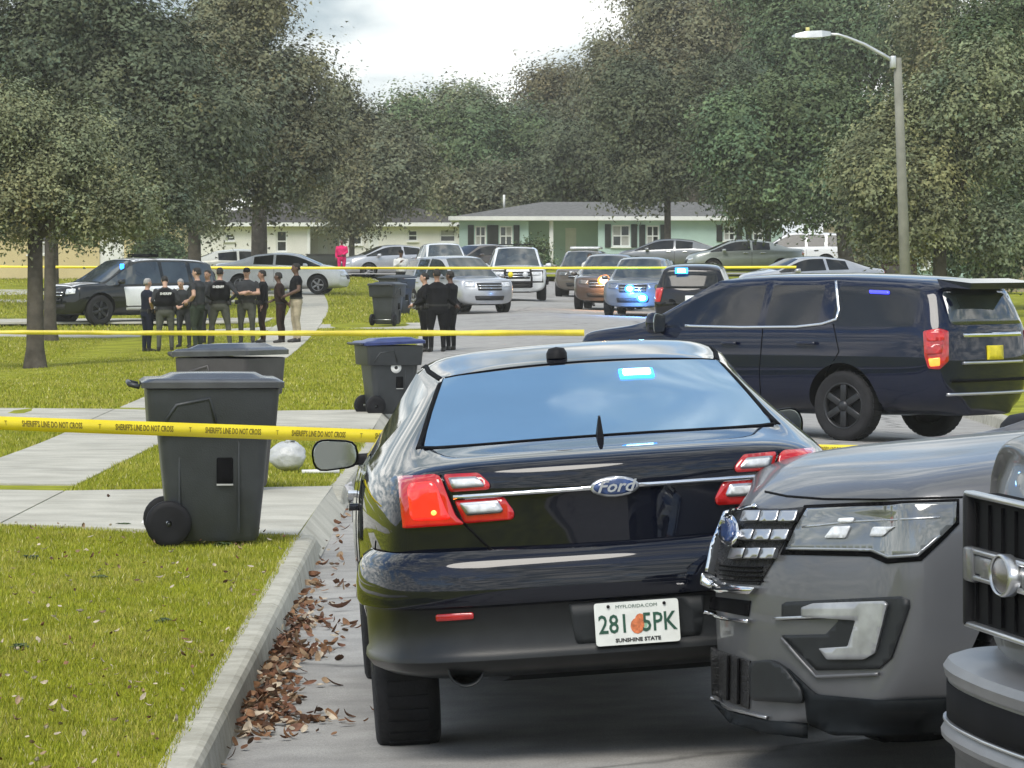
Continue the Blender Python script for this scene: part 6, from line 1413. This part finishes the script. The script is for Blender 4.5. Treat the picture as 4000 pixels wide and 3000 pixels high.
while x < fx1 - fx0:
    w = 0.155 + 0.01 * rng.random(); hgt = 1.62 + 0.05 * rng.random(); pk = MB(); pk.add([(x, 0, 0), (x + w, 0, 0), (x + w, 0, hgt - 0.05), (x + w / 2, 0, hgt), (x, 0, hgt - 0.05), (x, 0.022, 0), (x + w, 0.022, 0), (x + w, 0.022, hgt - 0.05), (x + w / 2, 0.022, hgt), (x, 0.022, hgt - 0.05)], [(0, 1, 2, 3, 4), (9, 8, 7, 6, 5), (0, 5, 6, 1), (1, 6, 7, 2), (2, 7, 8, 3), (3, 8, 9, 4), (4, 9, 5, 0)])
    pk.build('board', M_wood, fence).rotation_euler = (0, 0, rng.gauss(0, 0.02)); x += w + 0.018
rl = MB(); rl.box(((fx1 - fx0) / 2, 0.06, 0.4), (fx1 - fx0, 0.05, 0.09)); rl.build('rail', M_wood, fence); rl = MB(); rl.box(((fx1 - fx0) / 2, 0.06, 1.3), (fx1 - fx0, 0.05, 0.09)); rl.build('rail', M_wood, fence)
ub = thing('utility_cabinet', 'dark brown utility cabinet beside the lamp post on the right', 'cabinet', (gx(1942, 160), 160, lawn_z(gx(1942, 160), 160))); box_part(ub, 'box', (0, 0, 0.62), (1.2, 0.7, 1.25), C_brown, 0.03); box_part(ub, 'lid', (0, 0, 1.28), (1.3, 0.8, 0.07), M_roofd, 0.02); box_part(ub, 'door', (0, -0.36, 0.62), (0.9, 0.02, 1.0), M_roofd, 0.005)
# ================================================================== trees
M_bark = mat('oak_bark', (0.085, 0.075, 0.062), 0.95, var=0.3, scale=4, bump=0.9, bscale=22, spec=0.1)
def leafm(n, c): return mat('foliage_' + n, c, 0.7, var=0.22, scale=0.9, attr='tint', spec=0.25, col2=tuple(v * 1.15 for v in c))
F_olive = leafm('olive', (0.165, 0.178, 0.092)); F_dark = leafm('dark_oak', (0.080, 0.095, 0.053)); F_green = leafm('mid_green', (0.086, 0.122, 0.056)); F_yel = leafm('yellow_green', (0.150, 0.168, 0.085)); F_grey = leafm('grey_green', (0.118, 0.126, 0.074)); F_brown = leafm('brown_green', (0.128, 0.124, 0.070))
def tree(label, x, y, trunk_h, clumps, n_leaf, leaf, m, seed, trunk_r=0.22, name='oak_tree', group='street and garden trees', lean=0.0, z=None, squash=0.75, droop=0.0, loose=0.22):
    """clumps: (dx, dy, z, radius) of foliage masses relative to the trunk foot; leaves fill small sprays inside them"""
    rs = np.random.default_rng(seed); n_leaf = int(n_leaf * 1.55); leaf = leaf * 0.88; t = thing(name, label, 'tree', (x, y, lawn_z(x, y) if z is None else z), 0, group)
    tb = MB(); top = Vector((lean, 0, trunk_h)); fl = 1.75
    tb.tube([(0, 0, -0.2), (0, 0, 0.08), (lean * 0.1, 0, 0.45), top * 0.55, top], [trunk_r * fl, trunk_r * 1.45, trunk_r * 1.08, trunk_r * 0.95, trunk_r * 0.85], 12)
    tb.build('trunk', M_bark, t)
    lb = MB()
    for (dx, dy, cz, r) in clumps:
        e = Vector((dx, dy, cz)); mid_ = top.lerp(e, 0.5) + Vector((0, 0, 0.12 * (e - top).length)); lb.tube([top - Vector((0, 0, 0.3)), mid_, e], [trunk_r * 0.6, trunk_r * 0.34, trunk_r * 0.12], 7)
        for k in range(4):
            d = Vector(rs.normal(size=3)); d.normalize(); q = e + Vector((d.x * r * 0.8, d.y * r * 0.8, d.z * r * 0.55)); lb.tube([mid_.lerp(e, 0.6), (mid_.lerp(e, 0.8)).lerp(q, 0.5), q], [trunk_r * 0.2, trunk_r * 0.12, trunk_r * 0.04], 5)
    lb.build('limb', M_bark, t)
    # sprays: small groups of leaves, thicker towards the outside of each clump
    C, T, NR = [], [], []; tot = sum(c[3] ** 2 for c in clumps)
    for (dx, dy, cz, r) in clumps:
        k = max(6, int(n_leaf / 26 * r * r / tot)); d = rs.normal(size=(k, 3)); d /= np.linalg.norm(d, axis=1)[:, None]
        rad = r * (0.35 + 0.65 * rs.random(k) ** 0.5) * (1 + loose * np.clip(rs.normal(size=k), -1.6, 1.3)); pos = np.array([dx, dy, cz]) + d * rad[:, None] * np.array([1, 1, squash]); pos[:, 2] -= droop * rs.random(k)
        C.append(pos); NR.append(d); hue = rs.normal(size=k) * 0.12 + rs.normal() * 0.12; w = rs.normal(size=k) * 0.05 + rs.normal() * 0.05
        T.append(np.stack([1 + hue + w, 1 + hue, 1 + hue - w], 1))
    C = np.concatenate(C); N0 = np.concatenate(NR); T = np.concatenate(T); m_ = 26; n = len(C) * m_
    sr = leaf * 3.0 * (0.7 + 0.6 * rs.random(len(C)))
    ax = N0 * 0.7 + rs.normal(size=N0.shape) * 0.5 + np.array([0, 0, -0.45]); ax /= np.linalg.norm(ax, axis=1)[:, None]     # each spray is a feather along its own twig
    sp_ = rs.random((n, 1)) * 2 - 1; jit = rs.normal(size=(n, 3)); jit = np.clip(jit, -1.3, 1.3) * 0.42
    P = np.repeat(C, m_, 0) + (np.repeat(ax, m_, 0) * sp_ * 2.2 + jit) * np.repeat(sr, m_)[:, None]
    nr = np.repeat(N0, m_, 0) * 0.75 + np.array([0, 0, 0.55]) + rs.normal(size=(n, 3)) * 0.26; nr /= np.linalg.norm(nr, axis=1)[:, None]   # leaves face outwards and up
    a = rs.normal(size=(n, 3)); a -= nr * (a * nr).sum(1)[:, None]; a /= np.linalg.norm(a, axis=1)[:, None]; b = np.cross(nr, a)
    L = leaf * (0.6 + 0.8 * rs.random(n))[:, None]; Wd = L * 0.7
    V = np.empty((n * 3, 3)); V[0::3] = P - a * L * 0.5; V[1::3] = P + b * Wd * 0.6 + a * L * 0.2; V[2::3] = P - b * Wd * 0.4 + a * L * 0.5
    me = bpy.data.meshes.new('crown'); me.vertices.add(n * 3); me.vertices.foreach_set('co', V.ravel()); me.loops.add(n * 3); me.loops.foreach_set('vertex_index', np.arange(n * 3)); me.polygons.add(n); me.polygons.foreach_set('loop_start', np.arange(n) * 3); me.update(calc_edges=True)
    ca = me.color_attributes.new('tint', 'FLOAT_COLOR', 'POINT'); A_ = np.ones((n * 3, 4)); A_[:, :3] = np.clip(np.repeat(np.repeat(T, m_, 0) * (0.94 + 0.12 * rs.random(n))[:, None], 3, 0), 0.3, 1.9); ca.data.foreach_set('color', A_.ravel())
    me.materials.append(m); link('crown', me, t); return t
def spread(seed, n, rx, ry, z0, z1, r0, r1, cx=0.0, top=0.6):
    """clump centres inside a dome"""
    rr = random.Random(seed); out = []
    while len(out) < n:
        px, py, pz = rr.uniform(-1, 1), rr.uniform(-1, 1), rr.random()
        if px * px + py * py + (pz * top * 1.4) ** 2 > 1.1: continue
        out.append((cx + px * rx, py * ry, lerp(z0, z1, pz), rr.uniform(r0, r1)))
    return out
TU = lambda u, v, d: ((u - 1106) * d / 1e4, HC + (540 - v) * d / 1e4)      # plan x and height of a point seen there
def tree_u(label, u, d, boxes, n_leaf, leaf, m, seed, trunk_h, trunk_r=0.22, **k):
    """boxes: (u0, v_top, u1, v_bottom, count) regions the crown fills, at depth d"""
    x = gx(u, d); z0 = k.pop('z', lawn_z(x, d)); rr = random.Random(seed); cl = []
    for (u0, v0, u1, v1, n) in boxes:
        for i in range(n):
            px, pz = TU(rr.uniform(u0, u1), rr.uniform(v0, v1), d); w = (u1 - u0) * d / 1e4; hgt = (v1 - v0) * d / 1e4
            r = min(w, hgt * 1.3) * rr.uniform(0.22, 0.36); cl.append((px - x, rr.uniform(-0.3, 0.3) * w, pz - z0, r))
    return tree(label, x, d, trunk_h, cl, n_leaf, leaf, m, seed, trunk_r, z=z0, **k)
# left: near street tree on the lawn with a second trunk behind it, big oaks beyond
tree_u('street tree on the left lawn with a bare flared trunk in front', 76, 92, [(-140, 230, 120, 400, 12), (-60, 350, 230, 450, 10), (80, 390, 330, 465, 9), (-120, 400, 120, 475, 6), (60, 270, 250, 400, 7)], 135000, 0.085, F_olive, 21, 2.9, 0.165, droop=0.25)
tree_u('second slimmer tree close behind the left lawn tree', 108, 116, [(40, 290, 320, 430, 9), (120, 390, 400, 470, 9)], 45000, 0.12, F_dark, 22, 3.0, 0.15, droop=0.3)
tree_u('great dark oak filling the upper left corner', 112, 150, [(-120, -120, 260, 200, 12), (60, 0, 430, 330, 16), (150, 180, 520, 430, 14)], 100000, 0.17, F_dark, 23, 3.6, 0.22, droop=0.4)
tree_u('tall olive oak right of the dark one, thinning against the sky', 420, 168, [(330, -40, 600, 140, 9), (400, 90, 680, 300, 14), (420, 260, 700, 450, 13)], 95000, 0.17, F_grey, 24, 3.8, 0.24, droop=0.4, loose=0.3)
tree_u('thin top of a tree reaching into the sky left of the gap', 560, 176, [(450, -60, 600, 80, 8)], 14000, 0.16, F_brown, 25, 5.5, 0.3, loose=0.45)
tree_u('rounded tree by the cream house roof', 760, 222, [(640, 210, 740, 320, 8), (690, 290, 880, 450, 12)], 60000, 0.20, F_grey, 26, 3.2, 0.13)
# back row beyond the roofs
back = [(690, 262, 330, 830, F_grey), (830, 285, 190, 940, F_brown), (960, 300, 150, 1090, F_olive), (1100, 292, 120, 1230, F_grey), (1230, 300, 110, 1370, F_brown), (1370, 288, 90, 1500, F_grey)]
labs = ['back row tree behind the cream house, lowest of the row', 'back row tree where the sky gap dips to the roofs', 'back row tree rising right of the sky gap', 'back row tree with a ragged top in the middle', 'back row tree left of the tallest right hand trees', 'back row tree joining the dark oak on the right']
tops = [270, 265, 205, 180, 165, 100]; lefts = [600, 770, 880, 1010, 1150, 1290]
for i, ((u, d, _, u1, m), lb) in enumerate(zip(back, labs)):
    tree_u(lb, u, d, [(lefts[i], tops[i] + 15, u1, tops[i] + 150, 12), (lefts[i] - 10, tops[i] + 130, u1 + 10, 470, 14)], 56000, 0.24, m, 40 + i, 4.5, 0.4, loose=0.34)
tree_u('dense dark green hedge tree behind the bungalow roof', 1000, 262, [(880, 260, 1180, 450, 16)], 45000, 0.24, F_green, 50, 2.5, 0.3)
tree_u('dark undergrowth tree behind the bungalow ridge', 1240, 258, [(1120, 300, 1400, 455, 16)], 45000, 0.24, F_dark, 51, 2.5, 0.3)
tree_u('pale feathery shrub growing between the two roofs', 1010, 239, [(945, 395, 1090, 470, 10)], 16000, 0.22, F_grey, 52, 1.6, 0.14, name='garden_shrub')
# right hand side
tree_u('broad blue green oak in front of the bungalow right end', 1442, 214, [(1330, 170, 1580, 320, 13), (1320, 270, 1600, 395, 16)], 95000, 0.19, F_dark, 53, 4.2, 0.16)
tree_u('high oak above the bungalow right end against the sky', 1500, 262, [(1330, -60, 1640, 150, 14), (1440, 80, 1760, 240, 12)], 66000, 0.23, F_brown, 54, 6.0, 0.45, loose=0.34)
tree_u('tall oak at the upper right behind the street lamp', 1830, 240, [(1640, -80, 2080, 150, 15), (1600, 100, 1960, 260, 10)], 70000, 0.23, F_green, 55, 6.0, 0.45, loose=0.32)
tree_u('spreading oak over the white vehicle with a forked trunk', 1832, 186, [(1560, 230, 1840, 380, 14), (1600, 310, 1900, 435, 14), (1680, 180, 1900, 330, 8)], 95000, 0.19, F_green, 56, 3.1, 0.30, lean=-0.3)
tree_u('feathery yellow green tree right behind the street lamp', 2030, 128, [(1930, 130, 2160, 330, 10), (1880, 300, 2180, 490, 12), (1850, 400, 1990, 500, 5)], 85000, 0.135, F_yel, 57, 2.6, 0.2, droop=0.35, loose=0.3)
tree_u('dark green tree cut by the right edge of the view', 2240, 140, [(2110, -60, 2350, 200, 8), (2130, 150, 2360, 400, 10), (2060, 330, 2330, 520, 10)], 75000, 0.15, F_green, 58, 2.8, 0.26, droop=0.3)
tree_u('tall tree peeking between the lamp and the right edge', 2120, 200, [(1980, -80, 2260, 150, 9)], 26000, 0.2, F_olive, 59, 6.0, 0.35, loose=0.36)
# low shrubs by the house fronts
for u, d, w, hgt, m, lb in ((1885, 200, 70, 60, F_olive, 'low bush in front of the beige garden building'), (2160, 168, 50, 40, F_green, 'low bush in front of the board fence'), (340, 186, 60, 40, F_green, 'low bush in front of the yellow house'), (1150, 224, 40, 24, F_green, 'low bush at the bungalow porch')):
    tree_u(lb, u, d, [(u - w / 2, 575 - hgt, u + w / 2, 575, 6)], 9000, 0.14, m, int(u), 0.5, 0.06, name='garden_shrub', group='low garden shrubs')
# ================================================================== thin summer haze
hz = MB(); hz.box((0, 195, 6.8), (420, 430, 23.0)); ho = hz.build('haze', None or M_lawn)
ho.data.materials.clear(); mh = bpy.data.materials.new('haze_air'); mh.use_nodes = True; ht = mh.node_tree; ht.nodes.clear()
pv = ht.nodes.new('ShaderNodeVolumePrincipled'); pv.inputs['Color'].default_value = (0.95, 0.93, 0.82, 1); pv.inputs['Density'].default_value = 0.00036; pv.inputs['Anisotropy'].default_value = 0.2
om = ht.nodes.new('ShaderNodeOutputMaterial'); ht.links.new(pv.outputs[0], om.inputs['Volume']); ho.data.materials.append(mh); mh.cycles.homogeneous_volume = True; pv.inputs['Density Attribute'].default_value = ''; tag(ho, 'pale thin haze in the air along the street', 'haze', kind='stuff')
